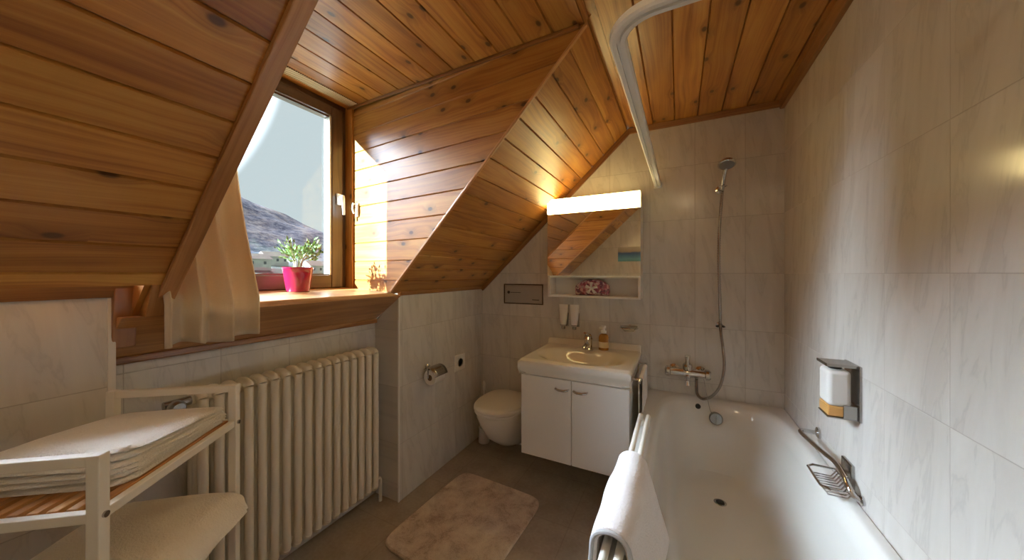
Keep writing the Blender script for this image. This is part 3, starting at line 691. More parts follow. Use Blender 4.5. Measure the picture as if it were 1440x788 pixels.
br = thing('toilet_brush', (-1.45,2.36,0), 'white toilet brush in its holder beside the toilet', 'toilet brush')
bx, by = -1.44, 2.34
b = MB(); b.lathe([(.042,0),(.045,.004),(.045,.02),(.040,.10),(.043,.125),(.038,.125),(.036,.10),(.036,.03)], (bx,by,.0), n=24); mk('holder', b, 'plastic', br)
b = MB(); b.lathe([(.004,.03),(.028,.04),(.030,.09),(.012,.115),(.0,.118)], (bx,by,0), n=18); mk('bristles', b, 'rubberwhite', br)
b = MB(); b.lathe([(.006,.11),(.0055,.42),(.011,.435),(.012,.49),(.006,.505),(0,.507)], (bx,by,0), n=14); mk('brush_handle', b, 'plastic', br)

RY, RZ = 1.745, .765
th_ = thing('toilet_roll_holder', (XA,RY,(RZ-.06)), 'chrome toilet roll holder with cover on the low tiled wall', 'toilet roll holder')
b = MB(); b.lathe([(.020,0),(.020,.006),(.012,.012),(.010,.02)], (XA,RY,RZ), (1,0,0), 18); b.cyl((XA,RY,RZ),(XA+.06,RY,RZ),.007,12)
b.tube([(XA+.06,(RY-.065),RZ),(XA+.06,(RY+.065),RZ)], .006, 10); b.tube([(XA+.06,(RY-.063),RZ),(XA+.062,(RY-.065),(RZ-.02)),(XA+.062,(RY-.065),(RZ-.052)),(XA+.062,(RY-.05),(RZ-.052)),(XA+.062,(RY+.06),(RZ-.052))], .004, 8)
mk('bracket', b, 'chrome', th_)
b = MB()
def cov(u, v):
    a = math.radians(10+115*u); return (XA+.060+.062*math.cos(a), (RY-.065)+.13*v, (RZ-.052)+.064*math.sin(a))
b.grid(cov, 14, 4); mk('cover', b, 'steel', th_, solid=.002)
b = MB(); b.lathe([(.020,0),(.049,0),(.050,.002),(.050,.096),(.049,.098),(.020,.098)], (XA+.062,(RY-.048),(RZ-.055)), (0,1,0), 30)
tr_ = mk('toilet_roll', b, 'tp', org=(XA+.062,RY,(RZ-.055))); tag(tr_, 'white toilet roll hanging on the chrome holder', 'toilet roll')
b = MB(); b.cyl((XA+.062,(RY-.0495),(RZ-.055)),(XA+.062,(RY+.053),(RZ-.055)),.0195,18); tr2 = mk('core', b, mat('cardboard', (.16,.10,.06), .9), tr_)
tr2.location = (0,0,0)

so = thing('wall_socket', (XA,2.105,.70), 'white square wall socket on the low tiled wall beside the toilet roll', 'socket')
b = MB(); b.box((XA,2.045,.645),(XA+.010,2.175,.770)); mk('frame_plate', b, 'plastic', so, smooth=False, bevel=.004)
b = MB(); b.lathe([(.036,0),(.036,.006),(.031,.006),(.030,.001),(0,.001)], (XA+.009,2.11,.7075), (1,0,0), 24); sk = mk('socket_insert', b, mat('socket_shade', (.62,.60,.56), .4), so)
for dy in (-.009,.009):
    b = MB(); b.cyl((XA+.009,2.11+dy,.7075),(XA+.0115,2.11+dy,.7075),.0035,10)
    mk('contact_hole', b, 'dark', sk)

# ------------------------------------------------------------------ vanity
vx0, vx1, vyf, vzt = -.895, -.225, 1.855, .868
cab = thing('vanity_cabinet', ((vx0+vx1)/2, 2.15, .28), 'white wall-hung two-door vanity cabinet under the washbasin', 'cabinet')
b = MB(); b.box((vx0+.012,vyf+.045,.275),(vx1-.012,YB-.002,.772)); mk('body', b, 'lacquer', cab, smooth=False, bevel=.002)
xm = (vx0+vx1)/2
for x0, x1, s_ in ((vx0+.012, xm-.002, 1), (xm+.002, vx1-.012, -1)):
    b = MB(); b.box((x0,vyf+.025,.272),(x1,vyf+.043,.768)); d_ = mk('door', b, 'lacquer', cab, smooth=False, bevel=.0025)
    b = MB(); hx = xm-s_*.055
    b.tube([(hx-.04,vyf+.026,.715),(hx-.037,vyf+.008,.715),(hx-.015,vyf-.002,.712),(hx+.015,vyf-.002,.712),(hx+.037,vyf+.008,.715),(hx+.04,vyf+.026,.715)], [.005,.006,.007,.007,.006,.005], 10)
    mk('door_handle', b, 'chrome', d_)
bas = thing('washbasin', (xm,2.15,.78), 'white ceramic washbasin with wide rim on the vanity cabinet', 'washbasin')
# basin top as a grid with a bowl
def bas_top(u, v):
    x = vx0+(vx1-vx0)*u; y = vyf+(YB-.001-vyf)*v
    bu = (x-xm)/.262; bv = (y-(vyf+.250))/.190
    d = (abs(bu)**2.6+abs(bv)**2.4)**(1/2.5)
    z = vzt
    if d < 1.12:
        q = max(0, min(1, (1.12-d)/.75)); q = q*q*(3-2*q); z -= .090*q
    z -= .008*max(0, 1-abs(v-0)/.06) 
    if v > .93: z += .040*min(1, (v-.93)/.03)
    edge = min(u, 1-u)
    if edge < .02: z -= .010*(1-edge/.02)**2
    return (x, y, z)
b = MB(); nu, nv = 90, 70
G = [[b.v(bas_top(i/nu, j/nv)) for j in range(nv+1)] for i in range(nu+1)]
for i in range(nu):
    for j in range(nv): b.b.faces.new((G[i][j],G[i+1][j],G[i+1][j+1],G[i][j+1]))
def skirt(vs, prof, nrm):
    prev = vs
    for dz, dn in prof:
        cur_ = [b.v(v.co+Vector((0,0,-dz))+Vector(nrm)*dn) for v in vs]
        for k in range(len(vs)-1): b.b.faces.new((prev[k], prev[k+1], cur_[k+1], cur_[k]))
        prev = cur_
    return prev
front = [G[i][0] for i in range(nu+1)]; 
skirt(front, [(.006,-.003),(.014,-.004),(.030,-.004),(.040,.0),(.058,.010),(.075,.016),(.084,.017),(.086,.06)], (0,1,0))
for row, nr in (([G[0][j] for j in range(nv+1)], (1,0,0)), ([G[nu][j] for j in range(nv+1)], (-1,0,0))):
    def prof_side(dz, dn): pass
    prev = row
    for z_, dn in ((.855,-.001),(.835,-.001),(.815,.006),(.79,.011),(.782,.05)):
        cur_ = [b.v(Vector((v.co.x+nr[0]*dn, v.co.y+(0 if k else (0)), z_))) for k, v in enumerate(row)]
        for k in range(len(row)-1): b.b.faces.new((prev[k], prev[k+1], cur_[k+1], cur_[k]))
        prev = cur_
mk('basin', b, 'ceramic', bas)
b = MB(); b.lathe([(.022,0),(.022,.003),(.012,.004),(.0,.002)], (xm,vyf+.245,vzt-.089), n=20); mk('basin_drain', b, 'chrome', bas)

fc = thing('basin_tap', (xm-.005,2.30,vzt), 'chrome single-lever mixer tap on the washbasin', 'tap')
fx, fy, fz = xm-.003, 2.295, vzt-.001
b = MB(); b.lathe([(.036,0),(.036,.008),(.029,.014),(.028,.060),(.032,.076),(.025,.094),(0,.100)], (fx,fy,fz), n=24)
b.tube([(fx,fy,fz+.035),(fx,fy-.05,fz+.045),(fx,fy-.10,fz+.040),(fx,fy-.115,fz+.028)], [.017,.015,.013,.012], 14, flat=.85); mk('tap_body', b, 'chrome', fc)
b = MB(); b.tube([(fx,fy+.005,fz+.088),(fx,fy-.01,fz+.108),(fx,fy-.06,fz+.124),(fx,fy-.085,fz+.130)], [.026,.024,.014,.011], 12, flat=.6); mk('tap_lever', b, 'chrome', fc)

bt = thing('soap_bottle', (-.455,2.315,vzt), 'amber liquid soap bottle with white pump on the washbasin rim', 'soap bottle')
bx_, by_ = -.462, 2.325
b = MB(); b.lathe([(.028,0),(.033,.003),(.034,.088),(.028,.106),(.015,.112),(.015,.118)], (bx_,by_,vzt+.001), n=24, sy=.8); mk('bottle_body', b, 'amber', bt)
b = MB(); b.lathe([(.0345,.018),(.0345,.058)], (bx_,by_,vzt+.001), n=24, sy=.81); mk('bottle_label', b, 'label', bt)
b = MB(); b.lathe([(.018,.117),(.018,.134),(.009,.136),(.008,.152),(.015,.154),(.015,.168),(0,.170)], (bx_,by_,vzt), n=18); b.tube([(bx_,by_,vzt+.161),(bx_-.022,by_-.035,vzt+.158)], .006, 8); mk('pump', b, 'plastic', bt)

ds = thing('soap_dish', (-.30,YB,1.03), 'chrome and glass soap dish on the wall right of the soap bottle', 'soap dish')
b = MB(); b.lathe([(.022,0),(.022,.008),(.010,.012),(.008,.03)], (-.30,YB,1.02), (0,-1,0), 18)
b.tube([Vector(p) for p in arc((-.30,YB-.075,1.03), .056, 0, 2*PI*23/24, 23)], .005, 8, close=True); b.tube([(-.30,YB-.02,1.02),(-.30,YB-.028,1.03)], .006, 8); mk('holder_ring', b, 'chrome', ds)
b = MB(); b.lathe([(.012,-.028),(.030,-.026),(.050,.0),(.056,.010),(.052,.010),(.046,.0),(.028,-.020),(0,-.022)], (-.30,YB-.075,1.03), n=28); mk('dish', b, 'glassdish', ds)

# tube dispensers
for i, (cx_, lab) in enumerate(((-.775,'left one of the two white soap tubes on the wall left of the tap'),(-.690,'right one of the two white soap tubes on the wall left of the tap'))):
    tt = thing('soap_dispenser', (cx_,YB,1.0), lab, 'soap dispenser', 'white tube dispensers below the mirror cabinet')
    b = MB(); rings = []
    for z_, hw, hd_ in ((1.005,.018,.014),(1.012,.023,.018),(1.06,.030,.018),(1.12,.034,.012),(1.158,.035,.006),(1.166,.035,.003)):
        rings.append([Vector((cx_+hw*math.cos(2*PI*k/20), YB-.032+hd_*math.sin(2*PI*k/20), z_)) for k in range(20)])
    b.loft(rings); mk('tube_body', b, 'tubefill', tt)
    b = MB(); b.lathe([(.012,0),(.015,.002),(.015,.020),(.010,.024)], (cx_,YB-.032,.981), n=16); mk('tube_cap', b, 'steel', tt)
    b = MB(); b.box((cx_-.022,YB-.010,1.0),(cx_+.022,YB,1.05)); b.tube(arc((cx_,YB-.032,1.012), .022, 0, 2*PI*19/20, 19), .003, 6, close=True); b.box((cx_+.026,YB-.020,1.0),(cx_+.032,YB-.001,1.10)); mk('tube_holder', b, 'steel', tt, bevel=.001)

# mirror cabinet
mx0, mx1, my = -.857, -.218, 2.278
mc = thing('mirror_cabinet', ((mx0+mx1)/2,YB,1.22), 'mirror cabinet with lit lamp strip and open shelf above the washbasin', 'mirror cabinet')
zt0, zt1, zt2, zt3 = 1.228, 1.383, 1.828, 1.935
b = MB(); b.box((mx0,my+.006,zt0),(mx0+.016,YB-.001,zt3)); b.box((mx1-.016,my+.006,zt0),(mx1,YB-.001,zt3)); b.box((mx0+.016,my+.006,zt0),(mx1-.016,YB-.001,zt0+.014)); b.box((mx0+.016,my+.02,zt1-.014),(mx1-.016,YB-.001,zt1)); b.box((mx0+.016,my+.04,zt3-.014),(mx1-.016,YB-.001,zt3)); b.box((mx0+.016,YB-.012,zt0+.014),(mx1-.016,YB-.001,zt3-.014))
mk('carcass', b, 'lacquer', mc, smooth=False, bevel=.0015)
b = MB(); b.box((mx0,my,zt1),(mx1,my+.005,zt2)); mk('mirror_door', b, 'mirror', mc, smooth=False)
b = MB(); b.box((mx0,my+.022,zt2+.002),(mx1,my+.045,zt3+.001)); mk('lamp_housing', b, 'lacquer', mc, smooth=False, bevel=.002)
b = MB(); b.box((mx0+.001,my-.014,zt2+.002),(mx1-.001,my+.0215,zt3-.001)); mk('lamp_diffuser', b, 'lamp', mc, smooth=False, bevel=.004)

m = mat('floral_fabric', (.6,.2,.25), .85); t = NT(m); p = t.n('ShaderNodeTexCoord').outputs['Object']
v1 = t.n('ShaderNodeTexVoronoi', {'Vector': p, 'Scale': 55.0, 'Randomness': 1.0}); n1 = t.n('ShaderNodeTexNoise', {'Vector': p, 'Scale': 40.0, 'Detail': 3.0})
c = t.ramp(t.n('ShaderNodeSeparateColor', {0: v1.outputs['Color']}).outputs[0], [(.0, (.30,.05,.08)), (.35, (.55,.20,.24)), (.55, (.78,.55,.52)), (.8, (.20,.08,.12))])
c = t.mix(t.n('ShaderNodeMapRange', {0: n1.outputs[0], 1: .55, 2: .62, 3: 0, 4: .8}).outputs[0], c, (.85,.75,.66,1)); t.link(c, t.b.inputs['Base Color']); M['floral'] = m
pc = thing('floral_pouch', (-.53,2.35,zt0+.014), 'red and pink floral pouch with a white bow in the open cabinet shelf', 'pouch')
b = MB(); zz = zt0+.0145; pcx = -.545
rings = []
for k in range(13):
    q = k/12; x = pcx-.118+.236*q; s_ = (math.sin(PI*min(1, max(0, .06+.88*q))))**.28
    rings.append([Vector((x, 2.350+.034*s_*math.cos(a)*(1 if abs(math.cos(a)) < .9 else .95), zz+.058*s_+.057*s_*math.copysign(abs(math.sin(a))**.7, math.sin(a)))) for a in [2*PI*j/20 for j in range(20)]])
zmin = min(v.z for r in rings for v in r)
b.loft([[Vector((v.x, v.y, max(v.z, zz))) for v in r] for r in rings]); mk('pouch_body', b, 'floral', pc)
b = MB()
for a in (0.35, PI-.35, -PI*.28, -PI*.72, PI/2):
    d = Vector((math.cos(a), 0, math.sin(a))); s2 = Vector((-d.z,0,d.x)); c0 = Vector((pcx,2.312,zz+.052)); L_ = .042
    b.face([c0-s2*.004+Vector((0,-.003,0)), c0+d*L_-s2*.012, c0+d*L_*1.05, c0+d*L_+s2*.012, c0+s2*.004+Vector((0,-.003,0))])
mk('bow', b, 'tp', pc, solid=.002)

# towel rail on the vanity side with thin towel
tr_ = thing('towel_rail', (vx1,2.1,.80), 'chrome towel rail on the right side of the vanity', 'towel rail')
rxx = vx1+.035
b = MB(); b.tube([(vx1-.012,2.36,.80),(rxx,2.36,.80),(rxx,2.35,.80),(rxx,1.93,.80),(rxx,1.92,.80)], .006, 10); b.tube([(vx1-.012,1.98,.80),(rxx,1.98,.80)], .006, 10); b.lathe([(.014,0),(.014,.006),(.008,.010)], (vx1-.012,2.36,.80), (1,0,0), 14); mk('rail_bar', b, 'chrome', tr_)
b = MB()
def ht(u, v):
    y = 1.99+.30*u; s_ = v*2-1   # over the bar
    if abs(s_) < .06: a = s_/.06*PI/2; return (rxx+.010*math.sin(a), y, .80+.010*math.cos(a))
    q = (abs(s_)-.06)/.94; sg = 1 if s_ > 0 else -1
    return (rxx+sg*(.010+.003*math.sin(u*16)*q), y+.006*math.sin(u*12+1)*q, .80-q*(.44 if sg > 0 else .40))
b.grid(ht, 24, 60); o = mk('hand_towel', b, 'terryroll', solid=.005, org=(rxx,2.14,.80)); tag(o, 'thin white hand towel hanging on the rail beside the vanity', 'towel')

# ------------------------------------------------------------------ bathtub
tubx0, tubx1, tuby0, tuby1, tz = -.190, XR-.0005, .62, YB-.0005, .615
tub = thing('bathtub', (.18,1.5,0), 'white enamelled bathtub along the right wall', 'bathtub')
def sq(cx_, cy_, hx, hy, z, p, n=72):
    out_ = []
    for i in range(n):
        a = 2*PI*i/n; ca, sa = math.cos(a), math.sin(a)
        out_.append(Vector((cx_+hx*math.copysign(abs(ca)**(2/p), ca), cy_+hy*math.copysign(abs(sa)**(2/p), sa), z)))
    return out_
cxm, cym = (tubx0+tubx1)/2, (tuby0+tuby1)/2
outer_hx, outer_hy = (tubx1-tubx0)/2, (tuby1-tuby0)/2
icx = (-.118+.515)/2
rings = [sq(cxm,cym,outer_hx,outer_hy,.0,60), sq(cxm,cym,outer_hx,outer_hy,tz-.006,60), sq(cxm,cym,outer_hx-.004,outer_hy-.004,tz,50),
         sq(icx,cym+.005,.325,.862,tz+.001,5.2), sq(icx,cym+.003,.313,.848,tz-.004,4.6), sq(icx,cym,.300,.835,tz-.022,4.4), sq(icx,cym,.290,.815,tz-.07,4.2),
         sq(icx,cym+.02,.272,.770,tz-.18,4.0), sq(icx,cym+.035,.252,.725,tz-.30,3.8), sq(icx,cym+.045,.228,.680,tz-.375,3.5), sq(icx,cym+.05,.195,.62,tz-.405,3.2), sq(icx,cym+.06,.13,.50,tz-.415,3.0), sq(icx,cym+.1,.02,.1,tz-.418,2.5)]
b = MB(); b.loft(rings, caps=(False, True)); mk('tub_shell', b, 'enamel', tub)
dx, dy = .195, 2.03
b = MB(); b.lathe([(.028,0),(.030,.002),(.026,.004),(.020,.002)], (dx,dy,tz-.4155), n=26); mk('drain_ring', b, 'steel', tub)
b = MB(); b.lathe([(.019,0),(.019,.003),(0,.004)], (dx,dy,tz-.4135), n=20); mk('plug', b, 'black', tub)
ofc = Vector((.200,cym+.780,.520)); nrm = Vector((0,-1,.16)).normalized(); ofc.z = .532
b = MB(); b.lathe([(.034,-.025),(.036,-.004),(.036,.002),(.030,.008),(0,.010)], ofc, nrm, 28); b.box((ofc.x-.003,ofc.y-.019,ofc.z-.022),(ofc.x+.003,ofc.y-.008,ofc.z+.022)); mk('overflow_cover', b, mat('dull_chrome', (.30,.29,.27), .35, .9), tub)
b = MB(); b.lathe([(.013,-.02),(.015,.004),(.011,.006),(0,.003)], (.108,cym+.812,.578), nrm, 20); mk('plug_knob', b, 'black', tub)

# white double rail on the tub rim with a bath towel
rl = thing('tub_rail', (-.16,1.4,tz), 'white double bar running along the left rim of the bathtub', 'rail')
for xx, nm in ((-.176,'bar'),(-.140,'bar')):
    b = MB(); b.tube([(xx,.72,tz+.040),(xx,1.85,tz+.040)], .0115, 14); mk(nm, b, 'paint', rl)
for yy in (.76,1.30,1.82):
    b = MB(); b.box((-.186,yy-.010,tz-.0),(-.130,yy+.010,tz+.032)); mk('rail_foot', b, 'paint', rl, smooth=False, bevel=.003)
tb = thing('bath_towel', (-.158,1.15,tz+.05), 'thick white towel draped over the white bar on the bathtub rim', 'towel')
TY0, TY1 = .90, 1.345
def drape(u, v, th=.0):
    y = TY0+(TY1-TY0)*u; s_ = v*2-1; a0 = .17
    r_ = .043+th
    wob = .012*math.sin(u*5+1)+.008*noise.noise(Vector((u*5, v*5, 2)))
    cxx = -.158+.006*noise.noise(Vector((u*4, 1, v*3))); zc_ = tz+.036; r_ += .008*math.sin(u*2.6+.3)
    if abs(s_) < a0:
        a = s_/a0*PI/2; return (cxx+(r_)*math.sin(a), y, zc_+.018+(r_*.85)*math.cos(a)+wob*.3)
    q = (abs(s_)-a0)/(1-a0)
    if s_ > 0:   # into the tub
        return (cxx+r_+.060*q+.02*q*u+wob*q, y-.02*q, zc_+.018-.24*q)
    return (cxx-r_-.022*q-wob*q, y-.01*q, zc_+.018-.36*q)
b = MB()
b.grid(lambda u, v: drape(u, v), 40, 80); mk('towel_cloth', b, 'terryroll', tb, solid=.018)
b = MB()
b.tube([Vector(drape(0, v/60.0, .004))+Vector((0,-.006,0)) for v in range(61)], .006, 8); mk('hem', b, 'piping', tb)

# ------------------------------------------------------------------ bath mixer, hose, hand shower
mxr = thing('bath_mixer', (.05,YB,.78), 'chrome bath mixer tap on the tiles above the bathtub end', 'tap')
mz, myy = .775, 2.345
b = MB(); b.tube([(-.045,myy,mz),(.02,myy,mz),(.05,myy,mz),(.08,myy,mz),(.145,myy,mz)], [.023,.025,.031,.025,.023], 18)
for xx in (-.025,.125): b.tube([(xx,myy,mz),(xx,YB-.012,mz)], .012, 12); b.lathe([(.030,0),(.030,.006),(.016,.018)], (xx,YB,mz), (0,-1,0), 22)
b.tube([(.05,myy,mz-.01),(.05,myy-.05,mz-.022),(.05,myy-.10,mz-.032),(.05,myy-.105,mz-.05)], [.015,.014,.012,.012], 12)
mk('mixer_body', b, 'chrome', mxr)
b = MB(); b.lathe([(.022,0),(.027,.01),(.027,.034),(.017,.044),(0,.046)], (.05,myy,mz+.020), (0,-.35,1), 20); b.tube([(.05,myy-.015,mz+.048),(.05,myy-.035,mz+.085),(.05,myy-.04,mz+.115)], [.013,.012,.017], 12); mk('mixer_lever', b, 'chrome', mxr)
for xx in (-.06,.16):
    b = MB(); s_ = -1 if xx < 0 else 1
    b.lathe([(.022,0),(.033,.005),(.033,.022),(.024,.032),(0,.034)], (xx-s_*.015,myy,mz), (s_,0,0), 18); mk('end_knob', b, 'chrome', mxr)

hs = thing('shower_hose', (.23,2.40,.6), 'long chrome hose from the bath mixer up to the hand shower', 'hose')
hp = [(.10,2.335,.750),(.10,2.325,.70),(.105,2.32,.655),(.135,2.325,.632),(.185,2.34,.655),(.228,2.36,.72),(.250,2.385,.83),(.243,2.39,.95),(.233,2.385,1.03),(.229,2.375,1.09),(.226,2.375,1.25),(.222,2.38,1.45),(.224,2.38,1.65),(.232,2.375,1.80),(.238,2.36,1.90)]
def smooth_path(P, n=8):
    P = [Vector(p) for p in P]; out_ = []
    for i in range(len(P)-1):
        p0, p1, p2, p3 = P[max(i-1,0)], P[i], P[i+1], P[min(i+2, len(P)-1)]
        for k in range(n):
            t_ = k/n; out_.append(.5*((2*p1)+(-p0+p2)*t_+(2*p0-5*p1+4*p2-p3)*t_**2+(-p0+3*p1-3*p2+p3)*t_**3))
    out_.append(P[-1]); return out_
sp_ = smooth_path(hp, 26)
b = MB(); b.tube(sp_, [.0075+.0018*(i % 2) for i in range(len(sp_))], 10); mk('hose_pipe', b, 'steel', hs)
cl = thing('hose_clip', (.229,YB,1.075), 'small dark chrome hose holder on the tiles above the bath mixer', 'holder')
b = MB(); b.lathe([(.020,0),(.020,.006),(.010,.012),(.010,.035)], (.229,YB,1.075), (0,-1,0), 18); mk('clip_base', b, 'chrome', cl)
b = MB(); 
for s_ in (-1,1):
    b = MB(); b.tube([(.229+s_*.006,2.398,1.075),(.229+s_*.020,2.385,1.075),(.229+s_*.020,2.368,1.075),(.229+s_*.012,2.360,1.075)], .0055, 8); mk('clip_fork', b, 'black', cl)
hh = thing('hand_shower', (.235,2.36,1.95), 'chrome hand shower with round head high on the back wall', 'shower head')
b = MB(); b.tube([(.238,2.355,1.905),(.241,2.34,1.95),(.246,2.315,2.0),(.249,2.295,2.02)], [.010,.012,.012,.013], 12); mk('shower_handle', b, 'chrome', hh)
hn = Vector((0,-.42,-1)).normalized(); hc = Vector((.250,2.265,2.035))
b = MB(); b.lathe([(.012,-.030),(.030,-.022),(.043,-.008),(.046,.0),(.046,.008),(.040,.012)], hc, hn, 30); hd_ = mk('shower_head', b, 'chrome', hh)
b = MB(); b.lathe([(.039,.0115),(.036,.0135),(0,.0145)], hc, hn, 26); mk('spray_face', b, mat('grey_spray_plate', (.18,.18,.18), .45), hd_)
wb = thing('shower_bracket', (.231,YB,1.92), 'chrome wall bracket holding the hand shower', 'bracket')
b = MB(); b.lathe([(.024,0),(.024,.007),(.013,.016),(.012,.03)], (.231,YB,1.922), (0,-1,0), 20); b.tube([(.231,YB-.02,1.922),(.234,2.372,1.922)], .010, 12)
mk('bracket_arm', b, 'chrome', wb)
b = MB(); b.tube(arc((.2395,2.348,1.925), .0185, 0, 2*PI*19/20, 19), .0045, 8, close=True); mk('bracket_ring', b, 'chrome', wb)
b = MB(); b.tube(smooth_path([(.138,2.325,.755),(.150,2.30,.68),(.170,2.29,.58),(.195,2.338,.545)], 8), .0016, 6); o = mk('plug_chain', b, 'steel'); tag(o, 'fine plug chain hanging from the bath mixer to the overflow', 'chain')

# ------------------------------------------------------------------ right wall fittings
sd = thing('shower_gel_dispenser', (XR,1.56,.9), 'white shower gel dispenser in a chrome bracket on the right wall', 'soap dispenser')
yy0, yy1 = 1.530, 1.615
b = MB(); b.box((XR-.008,1.515,.895),(XR,1.63,1.084)); b.box((XR-.089,yy0-.004,1.074),(XR-.004,yy1+.004,1.084)); b.box((XR-.085,yy0-.002,.895),(XR-.008,yy1+.002,.900)); b.box((XR-.045,yy0-.006,.900),(XR-.008,yy0-.001,.945))
mk('bracket_plate', b, 'steel', sd, smooth=False, bevel=.002)
b = MB(); b.box((XR-.084,yy0,.935),(XR-.020,yy1,1.062)); mk('bottle_body', b, 'plastic', sd, bevel=.014, seg=4)
b = MB(); b.box((XR-.083,yy0+.001,.901),(XR-.022,yy1-.001,.936)); mk('bottle_base', b, mat('orange_gel', (.62,.33,.10), .3), sd, bevel=.004)
b = MB(); b.cyl((XR-.052,(yy0+yy1)/2,1.060),(XR-.052,(yy0+yy1)/2,1.0745),.018,20); mk('bottle_neck', b, 'black', sd)

gb = thing('grab_bar', (XR,1.9,.70), 'chrome grab bar low on the right wall above the bathtub', 'grab bar')
b = MB(); b.lathe([(.024,0),(.024,.008),(.012,.014)], (XR,1.895,.700), (-1,0,0), 20); mk('flange', b, 'chrome', gb); b = MB(); b.lathe([(.016,0),(.016,.006),(.010,.010)], (XR,1.510,.640), (-1,0,0), 20); mk('flange', b, 'chrome', gb)
b = MB(); b.tube(smooth_path([(XR-.005,1.895,.700),(XR-.045,1.895,.700),(XR-.066,1.885,.700),(XR-.068,1.85,.700),(XR-.050,1.72,.700),(XR-.032,1.64,.698),(XR-.028,1.58,.688),(XR-.030,1.53,.668),(XR-.022,1.512,.648),(XR-.005,1.510,.640)], 6), .009, 12); mk('bar', b, 'chrome', gb)
bk = thing('soap_basket', (XR,1.63,.68), 'chrome wire soap basket on the right wall beside the grab bar', 'soap basket')
b = MB(); by0, by1, bx0_, bx1_, bz_ = 1.520, 1.690, XR-.100, XR-.012, .648
loop = [(bx1_,by0,bz_),(bx0_+.02,by0,bz_),(bx0_,by0+.02,bz_),(bx0_,by1-.02,bz_),(bx0_+.02,by1,bz_),(bx1_,by1,bz_)]
b.tube(loop, .0045, 8, close=True)
for i in range(9):
    y = by0+.014+(by1-by0-.028)*i/8
    b.tube([(bx0_+.002,y,bz_),(bx0_+.018,y,bz_-.024),(bx1_-.018,y,bz_-.024),(bx1_-.002,y,bz_)], .0026, 6)
mk('wire_tray', b, 'chrome', bk)
b = MB(); b.box((XR-.012,1.565,.640),(XR,1.645,.725)); mk('wall_plate', b, 'steel', bk, smooth=False, bevel=.003)

# ------------------------------------------------------------------ shower curtain rail
crl = thing('curtain_rail', (-.13,2.43,1.99), 'white curved shower curtain rail running under the pine ceiling', 'curtain rail')
rzc = 1.995
path = [(-.125,YB,rzc),(-.126,2.1,rzc),(-.130,1.7,rzc),(-.134,1.3,rzc),(-.138,.895,rzc)]
cR = .10; path += [(-.138+cR-cR*math.cos(a), 0.885-cR*math.sin(a)*.9, rzc) for a in [PI/2*i/12 for i in range(1,13)]] + [(XR-.0, 0.885-cR*.9, rzc)]
def rail_sec(b, path, hw, hh):
    P = [Vector(p) for p in path]; R = []
    for i, p in enumerate(P):
        tt = (P[min(i+1, len(P)-1)]-P[max(i-1, 0)]).normalized(); s2 = Vector((0,0,1)).cross(tt).normalized()
        prof = [(-hw,-hh*.6),(-hw,hh*.6),(-hw*.6,hh),(hw*.6,hh),(hw,hh*.6),(hw,-hh*.6),(hw*.75,-hh),(hw*.2,-hh),(hw*.2,-hh*.3),(-hw*.2,-hh*.3),(-hw*.2,-hh),(-hw*.75,-hh)]
        R.append([p+s2*a+Vector((0,0,c_)) for a, c_ in prof])
    b.loft(R)
b = MB(); rail_sec(b, path, .021, .012); mk('rail_profile', b, 'railplastic', crl, smooth=False)
b = MB(); b.box((-.150,YB-.012,rzc-.022),(-.100,YB,rzc+.022)); mk('end_bracket', b, 'railplastic', crl, smooth=False, bevel=.003)
b = MB(); b.box((XR-.012,0.885-cR*.9-.022,rzc-.022),(XR,0.885-cR*.9+.022,rzc+.022)); mk('end_bracket', b, 'railplastic', crl, smooth=False, bevel=.003)

# ------------------------------------------------------------------ bath mat
m = mat('tan_shaggy_mat', (.42,.28,.17), .95, 0, Sheen_Weight=.3); t = NT(m); p = t.n('ShaderNodeTexCoord').outputs['Object']
n1 = t.n('ShaderNodeTexNoise', {'Vector': p, 'Scale': 9.0, 'Detail': 6.0, 'Roughness': .7, 'Distortion': .3}); n2 = t.n('ShaderNodeTexNoise', {'Vector': p, 'Scale': 160.0, 'Detail': 3.0})
c = t.ramp(t.math('ADD', t.math('MULTIPLY', n1.outputs[0], .8), t.math('MULTIPLY', n2.outputs[0], .2)), [(.36, (.40,.26,.16)), (.48, (.64,.48,.34)), (.64, (.80,.66,.50))]); t.link(c, t.b.inputs['Base Color'])
t.bump(t.math('ADD', n1.outputs[0], t.math('MULTIPLY', n2.outputs[0], .6)), .8, .012); M['mat'] = m
b = MB(); mcx, mcy, mhx, mhy = -1.055, 1.545, .305, .355
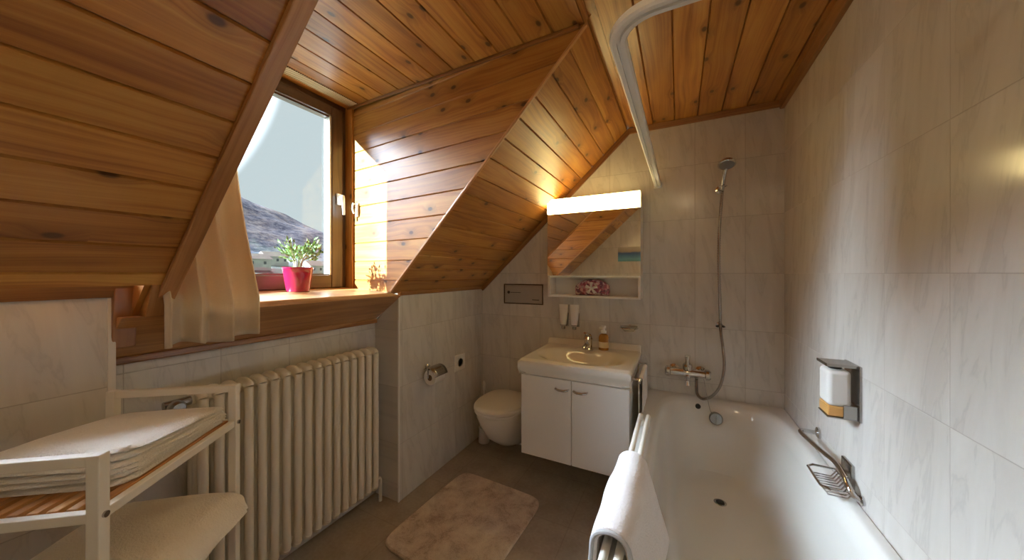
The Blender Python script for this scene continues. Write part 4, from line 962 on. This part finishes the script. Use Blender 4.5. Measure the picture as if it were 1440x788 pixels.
rg = [sq(mcx,mcy,mhx-.004,mhy-.004,.0,9), sq(mcx,mcy,mhx,mhy,.006,9), sq(mcx,mcy,mhx,mhy,.014,9), sq(mcx,mcy,mhx-.006,mhy-.006,.021,9), sq(mcx,mcy,mhx-.02,mhy-.02,.020,8)]
for k in range(1, 12): rg.append(sq(mcx,mcy,(mhx-.02)*(1-k/12),(mhy-.02)*(1-k/12),.020,8-5*k/12))
b.loft(rg); bm_ = mk('bath_mat', b, 'mat', org=(mcx,mcy,0)); bm_.rotation_euler.z = -.045; tag(bm_, 'tan shaggy bath mat on the brown floor', 'bath mat')

# ------------------------------------------------------------------ picture on the rear wall (seen in the mirror)
m = mat('seascape_print', (.1,.3,.5), .4); t = NT(m); p = t.n('ShaderNodeTexCoord').outputs['Object']
z = t.math('ADD', t.n('ShaderNodeSeparateXYZ', {0: p}).outputs[2], t.math('MULTIPLY', t.n('ShaderNodeTexNoise', {'Vector': p, 'Scale': 12.0}).outputs[0], .03))
t.link(t.ramp(t.math('DIVIDE', z, .22), [(.0, (.10,.30,.22)), (.25, (.16,.42,.55)), (.5, (.06,.20,.42)), (.62, (.05,.12,.30)), (.72, (.40,.34,.26)), (.95, (.50,.46,.38))]), t.b.inputs['Base Color'])
pic = thing('wall_picture', (-.53,YR,1.55), 'small blue seascape picture on the rear wall, seen in the mirror', 'picture')
b = MB(); b.box((-.735,YR,1.56),(-.36,YR+.012,1.755)); mk('canvas', b, m, pic, smooth=False)

# ------------------------------------------------------------------ added fill lamp on the ceiling, out of view, brightens the room
clp = thing('fill_lamp', (.10,.05,ZC), 'added flat round fill lamp on the pine ceiling, out of view', 'fill lamp')
b = MB(); b.lathe([(.150,0),(.150,.050),(.142,.052),(.140,.020),(0,.018)], (.10,.05,ZC-.004), (0,0,-1), 36); mk('fill_lamp_base', b, 'paint', clp)
M['opal'] = emis('fill_lamp_glow', (1.0,.74,.42), 10.5)
b = MB(); b.lathe([(.136,.022),(.136,.036),(.10,.040),(0,.042)], (.10,.05,ZC-.004), (0,0,-1), 36); mk('fill_lamp_glass', b, 'opal', clp)
